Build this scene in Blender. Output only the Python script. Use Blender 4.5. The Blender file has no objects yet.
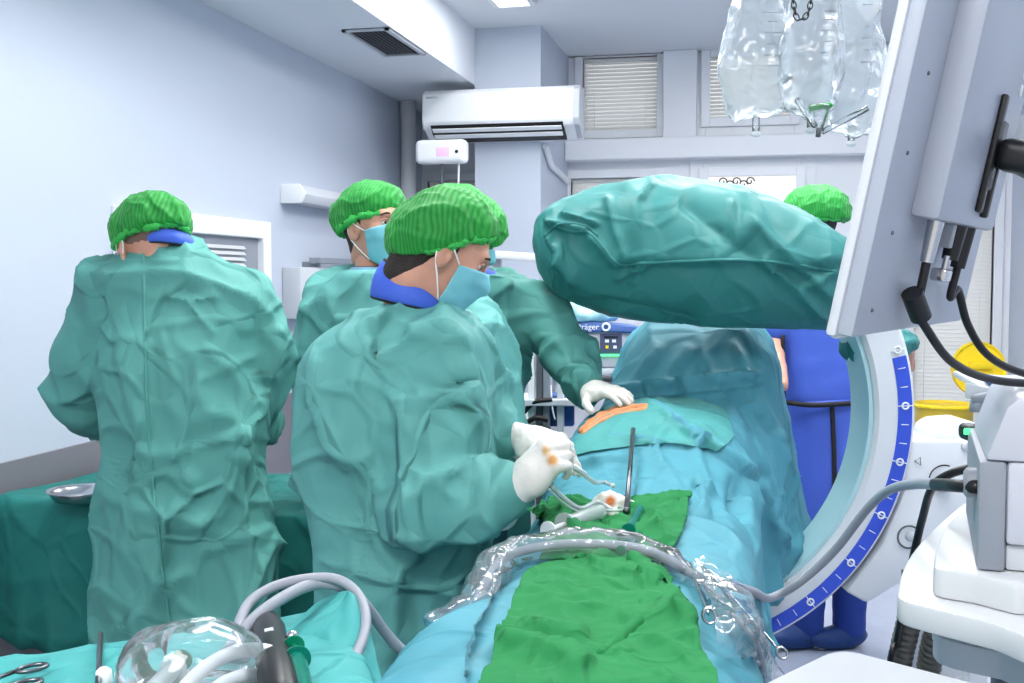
import bpy, bmesh, math, random
import numpy as np
from mathutils import Vector, Matrix, noise as mn
PI = math.pi
scene = bpy.context.scene
COL = scene.collection

# ------------------------------------------------------------------ camera
FPX = 1100.0
EYE = np.array([0.0, 0.0, 1.5])
YAW = math.atan(245 / FPX)
PITCH = math.atan(61.5 / FPX)
cam_data = bpy.data.cameras.new('camera')
cam = bpy.data.objects.new('camera', cam_data)
COL.objects.link(cam)
cam.location = EYE
cam.rotation_euler = (PI / 2 - PITCH, 0, YAW)
cam_data.sensor_width = 36
cam_data.lens = FPX * 36 / 1024
cam_data.clip_start = 0.05
cam_data.dof.use_dof = False
scene.camera = cam
Fv = np.array([-math.sin(YAW) * math.cos(PITCH), math.cos(YAW) * math.cos(PITCH), -math.sin(PITCH)])
Rv = np.array([math.cos(YAW), math.sin(YAW), 0.0])
Uv = np.cross(Rv, Fv)
Fh = np.array([-math.sin(YAW), math.cos(YAW), 0.0])

# ------------------------------------------------------------------ world, exposure
world = bpy.data.worlds.new('world')
scene.world = world
world.use_nodes = True
wn = world.node_tree.nodes
wn['Background'].inputs[0].default_value = (1.0, 0.99, 0.98, 1)
wn['Background'].inputs[1].default_value = .78
scene.view_settings.view_transform = 'Standard'
scene.view_settings.look = 'None'
scene.view_settings.gamma = 1
scene.view_settings.use_curve_mapping = False
scene.view_settings.exposure = 0.50
PANEL_LIGHT = 13.0        # strength of the ceiling panels' diffusers

# ------------------------------------------------------------------ points of the photo
def ray(px, py):
    return Fv + (px - 512) / FPX * Rv - (py - 341.5) / FPX * Uv
def at(px, py, d): return EYE + d * ray(px, py)
def atY(px, py, Y):
    r = ray(px, py); return EYE + r * (Y - EYE[1]) / r[1]
def atX(px, py, X):
    r = ray(px, py); return EYE + r * (X - EYE[0]) / r[0]
def atZ(px, py, Z):
    r = ray(px, py); return EYE + r * (Z - EYE[2]) / r[2]
def A(*a): return np.array(a, float)
def nrm(v):
    v = np.asarray(v, float); return v / max(np.linalg.norm(v), 1e-9)

# ------------------------------------------------------------------ materials
def lin(c): return tuple((x / 12.92 if x <= .04045 else ((x + .055) / 1.055) ** 2.4) for x in c)
def rgb(r, g, b): return lin((r / 255, g / 255, b / 255)) + (1.0,)
MATS = {}
def mat(name, col, rough=.5, metal=0, spec=.5, bump=0, bscale=40, var=0, vscale=3, trans=0, ior=1.45, alpha=1, emit=0,
        sheen=0, sss=0, coat=0, wave=None, noise_type='FBM', detail=4, stretch=None, emcol=None):
    m = bpy.data.materials.new(name); m.use_nodes = True
    nt = m.node_tree; b = nt.nodes['Principled BSDF']
    I = b.inputs
    I['Base Color'].default_value = col; I['Roughness'].default_value = rough; I['Metallic'].default_value = metal
    I['Specular IOR Level'].default_value = spec; I['IOR'].default_value = ior
    I['Transmission Weight'].default_value = trans; I['Alpha'].default_value = alpha
    I['Sheen Weight'].default_value = sheen; I['Coat Weight'].default_value = coat
    if sss:
        I['Subsurface Weight'].default_value = sss; I['Subsurface Radius'].default_value = (.02, .008, .005)
        I['Subsurface Scale'].default_value = .3
    if emit:
        I['Emission Color'].default_value = emcol or col; I['Emission Strength'].default_value = emit
    tc = nt.nodes.new('ShaderNodeTexCoord'); src = tc.outputs['Object']
    if stretch:
        mp = nt.nodes.new('ShaderNodeMapping'); mp.inputs['Scale'].default_value = stretch
        nt.links.new(src, mp.inputs[0]); src = mp.outputs[0]
    if var:
        n = nt.nodes.new('ShaderNodeTexNoise'); n.inputs['Scale'].default_value = vscale; n.inputs['Detail'].default_value = 5
        nt.links.new(src, n.inputs['Vector'])
        r = nt.nodes.new('ShaderNodeMapRange'); r.inputs[1].default_value = .3; r.inputs[2].default_value = .7
        r.inputs[3].default_value = 1 - var; r.inputs[4].default_value = 1 + var
        nt.links.new(n.outputs[0], r.inputs[0])
        h = nt.nodes.new('ShaderNodeMix'); h.data_type = 'RGBA'; h.blend_type = 'MULTIPLY'; h.inputs[0].default_value = 1
        h.inputs[6].default_value = col; nt.links.new(r.outputs[0], h.inputs[7])
        nt.links.new(h.outputs[2], I['Base Color'])
    if bump:
        n = nt.nodes.new('ShaderNodeTexNoise'); n.inputs['Scale'].default_value = bscale; n.inputs['Detail'].default_value = detail
        n.noise_type = noise_type; nt.links.new(src, n.inputs['Vector'])
        bp = nt.nodes.new('ShaderNodeBump'); bp.inputs['Strength'].default_value = bump; bp.inputs['Distance'].default_value = .01
        nt.links.new(n.outputs[0], bp.inputs['Height']); nt.links.new(bp.outputs[0], I['Normal'])
    if wave:
        w = nt.nodes.new('ShaderNodeTexWave'); w.inputs['Scale'].default_value = wave[0]; w.bands_direction = wave[1]
        w.inputs['Distortion'].default_value = wave[2]
        nt.links.new(src, w.inputs['Vector'])
        bp = nt.nodes.new('ShaderNodeBump'); bp.inputs['Strength'].default_value = wave[3]; bp.inputs['Distance'].default_value = .005
        nt.links.new(w.outputs[1], bp.inputs['Height']); nt.links.new(bp.outputs[0], I['Normal'])
    MATS[name] = m
    return m
def cloth(name, col, rough=.62, crumple=.35, cscale=7, translucent=.12, spec=.35, var=.05):
    """thin crisp non-woven: base + crumple bump at two scales + a little translucency"""
    m = mat(name, col, rough=rough, spec=spec, var=var, vscale=5)
    nt = m.node_tree; b = nt.nodes['Principled BSDF']; tc = nt.nodes['Texture Coordinate']
    # crumple: straight crisp creases between flat facets (distorted cell edges) at two sizes
    nw = nt.nodes.new('ShaderNodeTexNoise'); nw.inputs['Scale'].default_value = 2.5; nw.inputs['Detail'].default_value = 1
    nt.links.new(tc.outputs['Object'], nw.inputs['Vector'])
    wv = nt.nodes.new('ShaderNodeVectorMath'); wv.operation = 'MULTIPLY_ADD'; wv.inputs[1].default_value = (.35, .35, .35)
    nt.links.new(nw.outputs['Color'], wv.inputs[0]); nt.links.new(tc.outputs['Object'], wv.inputs[2])
    prev = None
    for sc, dist, mx_, st in ((cscale, .030, .25, (1, 1, .6)), (cscale * 2.3, .010, .3, (1, 1, 1))):
        mp = nt.nodes.new('ShaderNodeMapping'); mp.inputs['Scale'].default_value = st; mp.inputs['Rotation'].default_value = (.5, .7, .3)
        nt.links.new(wv.outputs[0], mp.inputs[0])
        v = nt.nodes.new('ShaderNodeTexVoronoi'); v.feature = 'F1'; v.inputs['Scale'].default_value = sc
        v2 = nt.nodes.new('ShaderNodeTexVoronoi'); v2.feature = 'F2'; v2.inputs['Scale'].default_value = sc
        nt.links.new(mp.outputs[0], v.inputs['Vector']); nt.links.new(mp.outputs[0], v2.inputs['Vector'])
        sb = nt.nodes.new('ShaderNodeMath'); sb.operation = 'SUBTRACT'
        nt.links.new(v2.outputs['Distance'], sb.inputs[0]); nt.links.new(v.outputs['Distance'], sb.inputs[1])
        mr = nt.nodes.new('ShaderNodeMapRange'); mr.interpolation_type = 'SMOOTHSTEP'; mr.inputs[1].default_value = 0; mr.inputs[2].default_value = .5
        mr.inputs[3].default_value = 1; mr.inputs[4].default_value = 0
        nt.links.new(sb.outputs[0], mr.inputs[0])
        pw = nt.nodes.new('ShaderNodeMath'); pw.operation = 'POWER'; pw.inputs[1].default_value = 2.5; nt.links.new(mr.outputs[0], pw.inputs[0])
        bb = nt.nodes.new('ShaderNodeBump'); bb.inputs['Strength'].default_value = min(1, crumple); bb.inputs['Distance'].default_value = dist
        nt.links.new(pw.outputs[0], bb.inputs['Height'])
        if prev is not None: nt.links.new(prev, bb.inputs['Normal'])
        prev = bb.outputs[0]
    n2 = nt.nodes.new('ShaderNodeTexNoise'); n2.inputs['Scale'].default_value = 500
    nt.links.new(tc.outputs['Object'], n2.inputs['Vector'])
    b2 = nt.nodes.new('ShaderNodeBump'); b2.inputs['Strength'].default_value = .12; b2.inputs['Distance'].default_value = .001
    nt.links.new(n2.outputs[0], b2.inputs['Height'])
    nt.links.new(prev, b2.inputs['Normal']); nt.links.new(b2.outputs[0], b.inputs['Normal'])
    if translucent:
        out = nt.nodes['Material Output']; t = nt.nodes.new('ShaderNodeBsdfTranslucent'); t.inputs[0].default_value = col
        mx = nt.nodes.new('ShaderNodeMixShader'); mx.inputs[0].default_value = translucent
        nt.links.new(b.outputs[0], mx.inputs[1]); nt.links.new(t.outputs[0], mx.inputs[2]); nt.links.new(mx.outputs[0], out.inputs[0])
    return m
def film(name, opacity=.12, tint=(.95, .98, 1, 1), bump=.6, bscale=18):
    """clear crinkled plastic film: mostly transparent, glossy"""
    m = bpy.data.materials.new(name); m.use_nodes = True; nt = m.node_tree; nt.nodes.clear()
    out = nt.nodes.new('ShaderNodeOutputMaterial'); t = nt.nodes.new('ShaderNodeBsdfTransparent'); t.inputs[0].default_value = tint
    g = nt.nodes.new('ShaderNodeBsdfGlossy'); g.inputs['Roughness'].default_value = .12; g.inputs[0].default_value = (1, 1, 1, 1)
    d = nt.nodes.new('ShaderNodeBsdfDiffuse'); d.inputs[0].default_value = (.8, .85, .88, 1)
    m1 = nt.nodes.new('ShaderNodeMixShader'); m1.inputs[0].default_value = opacity
    m2 = nt.nodes.new('ShaderNodeMixShader')
    fr = nt.nodes.new('ShaderNodeFresnel'); fr.inputs[0].default_value = 1.45
    tc = nt.nodes.new('ShaderNodeTexCoord'); n = nt.nodes.new('ShaderNodeTexNoise'); n.noise_type = 'RIDGED_MULTIFRACTAL'
    n.inputs['Scale'].default_value = bscale; n.inputs['Detail'].default_value = 2; n.inputs['Distortion'].default_value = 1
    b = nt.nodes.new('ShaderNodeBump'); b.inputs['Strength'].default_value = bump; b.inputs['Distance'].default_value = .02
    nt.links.new(tc.outputs['Object'], n.inputs['Vector']); nt.links.new(n.outputs[0], b.inputs['Height'])
    for q in (g, fr, d): nt.links.new(b.outputs[0], q.inputs['Normal'])
    nt.links.new(t.outputs[0], m1.inputs[1]); nt.links.new(d.outputs[0], m1.inputs[2])
    nt.links.new(fr.outputs[0], m2.inputs[0]); nt.links.new(m1.outputs[0], m2.inputs[1]); nt.links.new(g.outputs[0], m2.inputs[2])
    nt.links.new(m2.outputs[0], out.inputs[0])
    MATS[name] = m
    return m
def strip_mat(name, base, stripes):
    """base colour with coloured spots given as (world-independent) object-space spheres: centre, radius, colour"""
    m = mat(name, base, rough=.5, bump=.15, bscale=60)
    nt = m.node_tree; b = nt.nodes['Principled BSDF']; tc = nt.nodes['Texture Coordinate']
    cur = None
    nz = nt.nodes.new('ShaderNodeTexNoise'); nz.inputs['Scale'].default_value = 40
    nt.links.new(tc.outputs['Object'], nz.inputs['Vector'])
    for c, r, colr in stripes:
        v = nt.nodes.new('ShaderNodeVectorMath'); v.operation = 'DISTANCE'; v.inputs[1].default_value = tuple(c)
        nt.links.new(tc.outputs['Object'], v.inputs[0])
        ad = nt.nodes.new('ShaderNodeMath'); ad.operation = 'MULTIPLY_ADD'; ad.inputs[1].default_value = r * .7; 
        nt.links.new(nz.outputs[0], ad.inputs[0]); nt.links.new(v.outputs['Value'], ad.inputs[2])
        mr = nt.nodes.new('ShaderNodeMapRange'); mr.inputs[1].default_value = r * .7; mr.inputs[2].default_value = r * 1.3
        mr.inputs[3].default_value = 1; mr.inputs[4].default_value = 0
        nt.links.new(ad.outputs[0], mr.inputs[0])
        x = nt.nodes.new('ShaderNodeMix'); x.data_type = 'RGBA'; x.inputs[6].default_value = base; x.inputs[7].default_value = colr
        nt.links.new(mr.outputs[0], x.inputs[0])
        if cur is not None: nt.links.new(cur, x.inputs[6])
        cur = x.outputs[2]
    nt.links.new(cur, b.inputs['Base Color'])
    return m

# ------------------------------------------------------------------ objects
def wpos(o):
    p = np.zeros(3)
    while o is not None:
        p = p + np.array(o.location); o = o.parent
    return p
def build(name, V, F, m, parent=None, smooth=True, origin=None):
    V = np.asarray(V, float)
    if parent is not None: org = wpos(parent)
    elif origin is not None: org = np.asarray(origin, float)
    else:
        lo, hi = V.min(0), V.max(0); org = A((lo[0] + hi[0]) / 2, (lo[1] + hi[1]) / 2, lo[2])
    me = bpy.data.meshes.new(name)
    me.from_pydata((V - org).tolist(), [], F.tolist() if isinstance(F, np.ndarray) else F)
    me.validate()
    if smooth is True: me.polygons.foreach_set('use_smooth', [True] * len(me.polygons))
    o = bpy.data.objects.new(name, me); COL.objects.link(o)
    if parent is not None: o.parent = parent
    else: o.location = org
    if m is not None: me.materials.append(m if not isinstance(m, str) else MATS[m])
    if smooth == 'auto':
        me.polygons.foreach_set('use_smooth', [True] * len(me.polygons))
        md = o.modifiers.new('ws', 'WEIGHTED_NORMAL') if False else None
        bm = bmesh.new(); bm.from_mesh(me)
        for e in bm.edges:
            if len(e.link_faces) == 2 and e.calc_face_angle(0) > math.radians(35): e.smooth = False
        bm.to_mesh(me); bm.free()
    return o
def tag(o, label=None, cat=None, group=None, kind=None):
    if label: o['label'] = label
    if cat: o['category'] = cat
    if group: o['group'] = group
    if kind: o['kind'] = kind
    return o
def empty(name, loc, label=None, cat=None, group=None):
    o = bpy.data.objects.new(name, None); COL.objects.link(o); o.location = tuple(loc); o.empty_display_size = .1
    return tag(o, label, cat, group)
def copy_tree(o, parent=None, loc=None):
    c = o.copy(); COL.objects.link(c); c.parent = parent
    if loc is not None: c.location = tuple(loc)
    for ch in list(o.children): copy_tree(ch, c)
    return c

# ------------------------------------------------------------------ mesh makers -> (V, F)
def join(*parts):
    Vs, Fs, n = [], [], 0
    for V, F in parts:
        V = np.asarray(V, float); Vs.append(V); Fs += [[i + n for i in f] for f in (F.tolist() if isinstance(F, np.ndarray) else F)]; n += len(V)
    return np.concatenate(Vs), Fs
def bm_out(bm):
    bm.verts.ensure_lookup_table()
    V = np.array([v.co[:] for v in bm.verts]); F = [[v.index for v in f.verts] for f in bm.faces]; bm.free(); return V, F
def frame(x=None, y=None, z=None):
    """3x3 matrix of columns from one or two given axes"""
    if z is None and x is not None and y is not None: z = np.cross(x, y)
    if y is None and x is not None and z is not None: y = np.cross(z, x)
    if x is None: x = np.cross(y, z)
    return np.stack([nrm(x), nrm(y), nrm(z)], 1)
def rotz(a): return A([math.cos(a), -math.sin(a), 0], [math.sin(a), math.cos(a), 0], [0, 0, 1])
def rotx(a): return A([1, 0, 0], [0, math.cos(a), -math.sin(a)], [0, math.sin(a), math.cos(a)])
def roty(a): return A([math.cos(a), 0, math.sin(a)], [0, 1, 0], [-math.sin(a), 0, math.cos(a)])
I3 = np.eye(3)
def box(c, s, R=I3, bev=0, seg=2):
    bm = bmesh.new(); bmesh.ops.create_cube(bm, size=1)
    for v in bm.verts: v.co = Vector((v.co.x * s[0], v.co.y * s[1], v.co.z * s[2]))
    if bev: bmesh.ops.bevel(bm, geom=bm.edges[:] , offset=min(bev, min(s) * .45), segments=seg, affect='EDGES', profile=.5)
    bm.normal_update()
    V, F = bm_out(bm)
    return V @ np.asarray(R).T + np.asarray(c), F
def boxx(x0, x1, y0, y1, z0, z1, bev=0):
    return box(((x0 + x1) / 2, (y0 + y1) / 2, (z0 + z1) / 2), (abs(x1 - x0), abs(y1 - y0), abs(z1 - z0)), I3, bev)
def prism(pts, n, bev=0, seg=2):
    """polygon of 3D points extruded by vector n"""
    bm = bmesh.new(); vs = [bm.verts.new(tuple(p)) for p in pts]; f = bm.faces.new(vs)
    r = bmesh.ops.extrude_face_region(bm, geom=[f])
    for v in [g for g in r['geom'] if isinstance(g, bmesh.types.BMVert)]: v.co += Vector(tuple(n))
    bmesh.ops.recalc_face_normals(bm, faces=bm.faces)
    if bev: bmesh.ops.bevel(bm, geom=bm.edges[:], offset=bev, segments=seg, affect='EDGES', profile=.5)
    return bm_out(bm)
def spline(P, n=8, closed=False):
    P = [np.asarray(p, float) for p in P]; out = []
    N = len(P)
    rng = range(N if closed else N - 1)
    for i in rng:
        if closed: p0, p1, p2, p3 = P[(i - 1) % N], P[i], P[(i + 1) % N], P[(i + 2) % N]
        else: p0, p1, p2, p3 = P[max(i - 1, 0)], P[i], P[i + 1], P[min(i + 2, N - 1)]
        for k in range(n):
            t = k / n
            out.append(.5 * (2 * p1 + (p2 - p0) * t + (2 * p0 - 5 * p1 + 4 * p2 - p3) * t * t + (3 * p1 - p0 - 3 * p2 + p3) * t ** 3))
    if not closed: out.append(P[-1])
    return np.array(out)
def tube(P, r, seg=12, closed=False, caps=True, prof=None, up=None):
    """sweep; r scalar or per point; prof: optional list of (a,b) profile points scaled by r"""
    P = np.asarray(P, float); N = len(P); r = np.broadcast_to(np.asarray(r, float), (N,)) if np.ndim(r) < 2 else r
    if closed: T = np.roll(P, -1, 0) - np.roll(P, 1, 0)
    else: T = np.gradient(P, axis=0)
    T /= np.maximum(np.linalg.norm(T, axis=1, keepdims=True), 1e-9)
    u = np.asarray(up, float) if up is not None else (A(0, 0, 1) if abs(T[0][2]) < .9 else A(1, 0, 0))
    V = []
    if prof is None: prof = [(math.cos(2 * PI * k / seg), math.sin(2 * PI * k / seg)) for k in range(seg)]
    seg = len(prof)
    for i in range(N):
        a = u - T[i] * np.dot(u, T[i]); a = nrm(a)
        if up is None: u = a
        b = np.cross(T[i], a)
        for c, s in prof: V.append(P[i] + r[i] * (c * a + s * b))
    F = []
    for i in range(N if closed else N - 1):
        j = (i + 1) % N
        for k in range(seg):
            l = (k + 1) % seg
            F.append([i * seg + k, i * seg + l, j * seg + l, j * seg + k])
    if caps and not closed:
        F.append(list(range(seg))[::-1]); F.append([(N - 1) * seg + k for k in range(seg)])
    return np.array(V), F
def cyl(p0, p1, r0, r1=None, seg=24):
    r1 = r0 if r1 is None else r1
    return tube([p0, p1], [r0, r1], seg)
def lathe(prof, c, ax=(0, 0, 1), seg=32, R=None):
    """prof: list of (radius, height) along the axis"""
    ax = nrm(ax); a = nrm(np.cross(ax, A(0, 0, 1) if abs(ax[2]) < .9 else A(1, 0, 0))); b = np.cross(ax, a)
    V = []; n = len(prof)
    for r, h in prof:
        for k in range(seg):
            t = 2 * PI * k / seg; V.append(np.asarray(c) + ax * h + max(r, 1e-4) * (math.cos(t) * a + math.sin(t) * b))
    F = [[i * seg + k, i * seg + (k + 1) % seg, (i + 1) * seg + (k + 1) % seg, (i + 1) * seg + k] for i in range(n - 1) for k in range(seg)]
    F.append(list(range(seg))[::-1]); F.append([(n - 1) * seg + k for k in range(seg)])
    return np.array(V), F
def grid_faces(nu, nv, closed_u=False):
    F = []
    for i in range(nu if closed_u else nu - 1):
        for j in range(nv - 1):
            i2 = (i + 1) % nu
            F.append([i * nv + j, i2 * nv + j, i2 * nv + j + 1, i * nv + j + 1])
    return np.array(F)
def sphere(c, r, R=I3, nu=24, nv=14):
    r = np.broadcast_to(np.asarray(r, float), (3,))
    V = []
    for i in range(nu):
        for j in range(nv):
            t = PI * (j + .001) / (nv - 1 + .002); p = 2 * PI * i / nu
            V.append((math.sin(t) * math.cos(p) * r[0], math.sin(t) * math.sin(p) * r[1], math.cos(t) * r[2]))
    V = np.array(V) @ np.asarray(R).T + np.asarray(c)
    return V, grid_faces(nu, nv, True)[:, ::-1]
def text_obj(name, s, size, pos, R, m, parent, ext=.0008):
    cu = bpy.data.curves.new(name, 'FONT'); cu.body = s; cu.size = size; cu.extrude = ext; cu.align_x = 'CENTER'; cu.align_y = 'CENTER'
    o = bpy.data.objects.new(name + '_tmp', cu); COL.objects.link(o)
    dg = bpy.context.evaluated_depsgraph_get(); me = bpy.data.meshes.new_from_object(o.evaluated_get(dg))
    V = np.array([v.co[:] for v in me.vertices]); F = [list(p.vertices) for p in me.polygons]
    bpy.data.objects.remove(o); bpy.data.curves.remove(cu)
    return build(name, V @ np.asarray(R).T + np.asarray(pos), F, m, parent, smooth=False)

# ------------------------------------------------------------------ signed distance fields -> mesh
class Field:
    def __init__(s, lo, hi, h):
        s.lo = np.asarray(lo, float); s.h = h
        n = np.ceil((np.asarray(hi) - s.lo) / h).astype(int) + 1
        s.n = n; s.D = np.full(n, 1.0, np.float32)
        s.ax = [s.lo[i] + h * np.arange(n[i]) for i in range(3)]
    def _sl(s, lo, hi):
        a = np.clip(np.floor((lo - s.lo) / s.h).astype(int), 0, s.n); b = np.clip(np.ceil((hi - s.lo) / s.h).astype(int) + 1, 0, s.n)
        return a, b
    def add(s, prim, k=0.0, mode='add'):
        f, lo, hi = prim
        pad = max(k * 1.5, .03) + s.h * 2
        a, b = s._sl(np.asarray(lo) - pad, np.asarray(hi) + pad)
        if np.any(b <= a): return s
        sl = tuple(slice(i, j) for i, j in zip(a, b))
        P = np.stack(np.meshgrid(s.ax[0][sl[0]], s.ax[1][sl[1]], s.ax[2][sl[2]], indexing='ij'), -1)
        d = f(P); D = s.D[sl]
        if mode == 'sub':
            d = -d
            if k: h = np.clip(k - np.abs(D - d), 0, None) / k; s.D[sl] = np.maximum(D, d) + h * h * k * .25
            else: s.D[sl] = np.maximum(D, d)
        else:
            if k: h = np.clip(k - np.abs(D - d), 0, None) / k; s.D[sl] = np.minimum(D, d) - h * h * k * .25
            else: s.D[sl] = np.minimum(D, d)
        return s
    def mesh(s):
        D = s.D; S = D < 0; n = s.n
        c = S[:-1, :-1, :-1].astype(np.int8)
        tot = sum(S[i:n[0] - 1 + i, j:n[1] - 1 + j, k:n[2] - 1 + k].astype(np.int8) for i in (0, 1) for j in (0, 1) for k in (0, 1))
        act = (tot > 0) & (tot < 8)
        idx = np.argwhere(act); ids = np.full(act.shape, -1, np.int64); ids[tuple(idx.T)] = np.arange(len(idx))
        acc = np.zeros((len(idx), 3)); cnt = np.zeros(len(idx))
        for ax in range(3):
            o1, o2 = [(1, 2), (0, 2), (0, 1)][ax]
            for p in (0, 1):
                for q in (0, 1):
                    off = np.zeros(3, int); off[o1] = p; off[o2] = q
                    e = off.copy(); e[ax] = 1
                    d0 = D[tuple((idx + off).T)]; d1 = D[tuple((idx + e).T)]
                    m = (d0 < 0) != (d1 < 0)
                    t = np.where(m, d0 / np.where(m, d0 - d1, 1), 0)
                    v = np.tile(off.astype(float), (len(idx), 1)); v[:, ax] = t
                    acc += v * m[:, None]; cnt += m
        V = (idx + acc / np.maximum(cnt, 1)[:, None]) * s.h + s.lo
        F = []
        for a in range(3):
            b, c2 = (a + 1) % 3, (a + 2) % 3
            s0 = [slice(None)] * 3; s1 = [slice(None)] * 3; s0[a] = slice(0, -1); s1[a] = slice(1, None)
            m = S[tuple(s0)] != S[tuple(s1)]
            e = np.argwhere(m); e = e[(e[:, b] > 0) & (e[:, c2] > 0) & (e[:, b] < n[b] - 1) & (e[:, c2] < n[c2] - 1)]
            ins = S[tuple(e.T)]
            def g(db, dc):
                q = e.copy(); q[:, b] += db; q[:, c2] += dc; return ids[tuple(q.T)]
            Q = np.stack([g(-1, -1), g(0, -1), g(0, 0), g(-1, 0)], 1)
            Q[~ins] = Q[~ins][:, ::-1]; F.append(Q)
        F = np.concatenate(F); F = F[(F >= 0).all(1)]
        return V, F
def P_cone(a, b, ra, rb, flat=None):
    a = np.asarray(a, float); b = np.asarray(b, float); ab = b - a; L = max(np.dot(ab, ab), 1e-9)
    def f(P):
        t = np.clip(((P - a) @ ab) / L, 0, 1)
        return np.linalg.norm(P - a - t[..., None] * ab, axis=-1) - (ra + (rb - ra) * t)
    r = max(ra, rb)
    return f, np.minimum(a, b) - r, np.maximum(a, b) + r
def P_ell(c, r, R=I3):
    c = np.asarray(c, float); r = np.asarray(r, float); R = np.asarray(R)
    def f(P):
        q = (P - c) @ R; k0 = np.linalg.norm(q / r, axis=-1); k1 = np.linalg.norm(q / (r * r), axis=-1)
        return k0 * (k0 - 1) / np.maximum(k1, 1e-6)
    e = np.sqrt((R ** 2) @ (r ** 2))
    return f, c - e, c + e
def P_box(c, s, R=I3, rnd=.01):
    c = np.asarray(c, float); s = np.asarray(s, float) / 2 - rnd; R = np.asarray(R)
    def f(P):
        q = np.abs((P - c) @ R) - s
        return np.linalg.norm(np.maximum(q, 0), axis=-1) + np.minimum(q.max(-1), 0) - rnd
    e = np.abs(R) @ (s + rnd)
    return f, c - e, c + e
def P_loft(rings, U, W, expo=2.0):
    """vertical loft. rings: (z, centre xyz, half width along U, half depth along W)"""
    rings = sorted(rings, key=lambda r: r[0]); zs = np.array([r[0] for r in rings])
    cu = np.array([np.dot(r[1], U) for r in rings]); cw = np.array([np.dot(r[1], W) for r in rings])
    a = np.array([r[2] for r in rings]); b = np.array([r[3] for r in rings])
    fine = np.linspace(zs[0], zs[-1], 200)
    def sm(v):
        y = np.interp(fine, zs, v); k = np.ones(15) / 15
        return np.convolve(np.pad(y, 7, mode='edge'), k, 'valid')
    cu2, cw2, a2, b2 = map(sm, (cu, cw, a, b))
    def f(P):
        z = P[..., 2]; u = P @ U - np.interp(z, fine, cu2); w = P @ W - np.interp(z, fine, cw2)
        aa = np.interp(z, fine, a2); bb = np.interp(z, fine, b2)
        q = (np.abs(u / aa) ** expo + np.abs(w / bb) ** expo) ** (1 / expo)
        d = (q - 1) * np.minimum(aa, bb)
        return np.maximum(d, np.maximum(zs[0] - z, z - zs[-1]))
    R = max(a.max(), b.max()); cs = np.array([r[1] for r in rings])
    lo = cs.min(0) - R; hi = cs.max(0) + R; lo[2] = zs[0]; hi[2] = zs[-1]
    return f, lo, hi
def sdf_mesh(prims, h, pad=.03):
    """prims: list of (prim, k[, mode])"""
    lo = np.min([p[0][1] for p in prims if len(p) < 3 or p[2] == 'add'], 0) - pad
    hi = np.max([p[0][2] for p in prims if len(p) < 3 or p[2] == 'add'], 0) + pad
    F = Field(lo, hi, h)
    for p in prims: F.add(p[0], p[1], p[2] if len(p) > 2 else 'add')
    return F.mesh()

# ------------------------------------------------------------------ cloth wrinkling
def edges_of(F, n):
    F = np.asarray(F)
    E = np.concatenate([F[:, [i, (i + 1) % F.shape[1]]] for i in range(F.shape[1])]); E.sort(1)
    E = np.unique(E, axis=0)
    Dg = np.concatenate([F[:, [0, 2]], F[:, [1, 3]]]) if F.shape[1] == 4 else np.zeros((0, 2), int)
    return E, Dg
def normals(V, F):
    F = np.asarray(F); n = np.cross(V[F[:, 2]] - V[F[:, 0]], V[F[:, 3]] - V[F[:, 1]]); N = np.zeros_like(V)
    for k in range(4):
        for c in range(3): N[:, c] += np.bincount(F[:, k], n[:, c], len(V))
    return N / np.maximum(np.linalg.norm(N, axis=1, keepdims=True), 1e-12)
def ssum(i, v, n): return np.stack([np.bincount(i, v[:, c], n) for c in range(3)], 1)
def smooth_mesh(V, E, it=3, lam=.5):
    n = len(V); I = np.concatenate([E[:, 0], E[:, 1]]); J = np.concatenate([E[:, 1], E[:, 0]]); deg = np.bincount(I, minlength=n)[:, None]
    for _ in range(it): V = V + lam * (ssum(I, V[J], n) / np.maximum(deg, 1) - V)
    return V
def nz(P, s, off=0.0, st=(1, 1, 1)):
    Q = P * (np.asarray(st) * s) + off
    return np.array([mn.noise(Vector(q)) for q in Q])
def ridged(P, s, off=0.0, st=(1, 1, 1)): return 1 - 2.2 * np.abs(nz(P, s, off, st))
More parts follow.
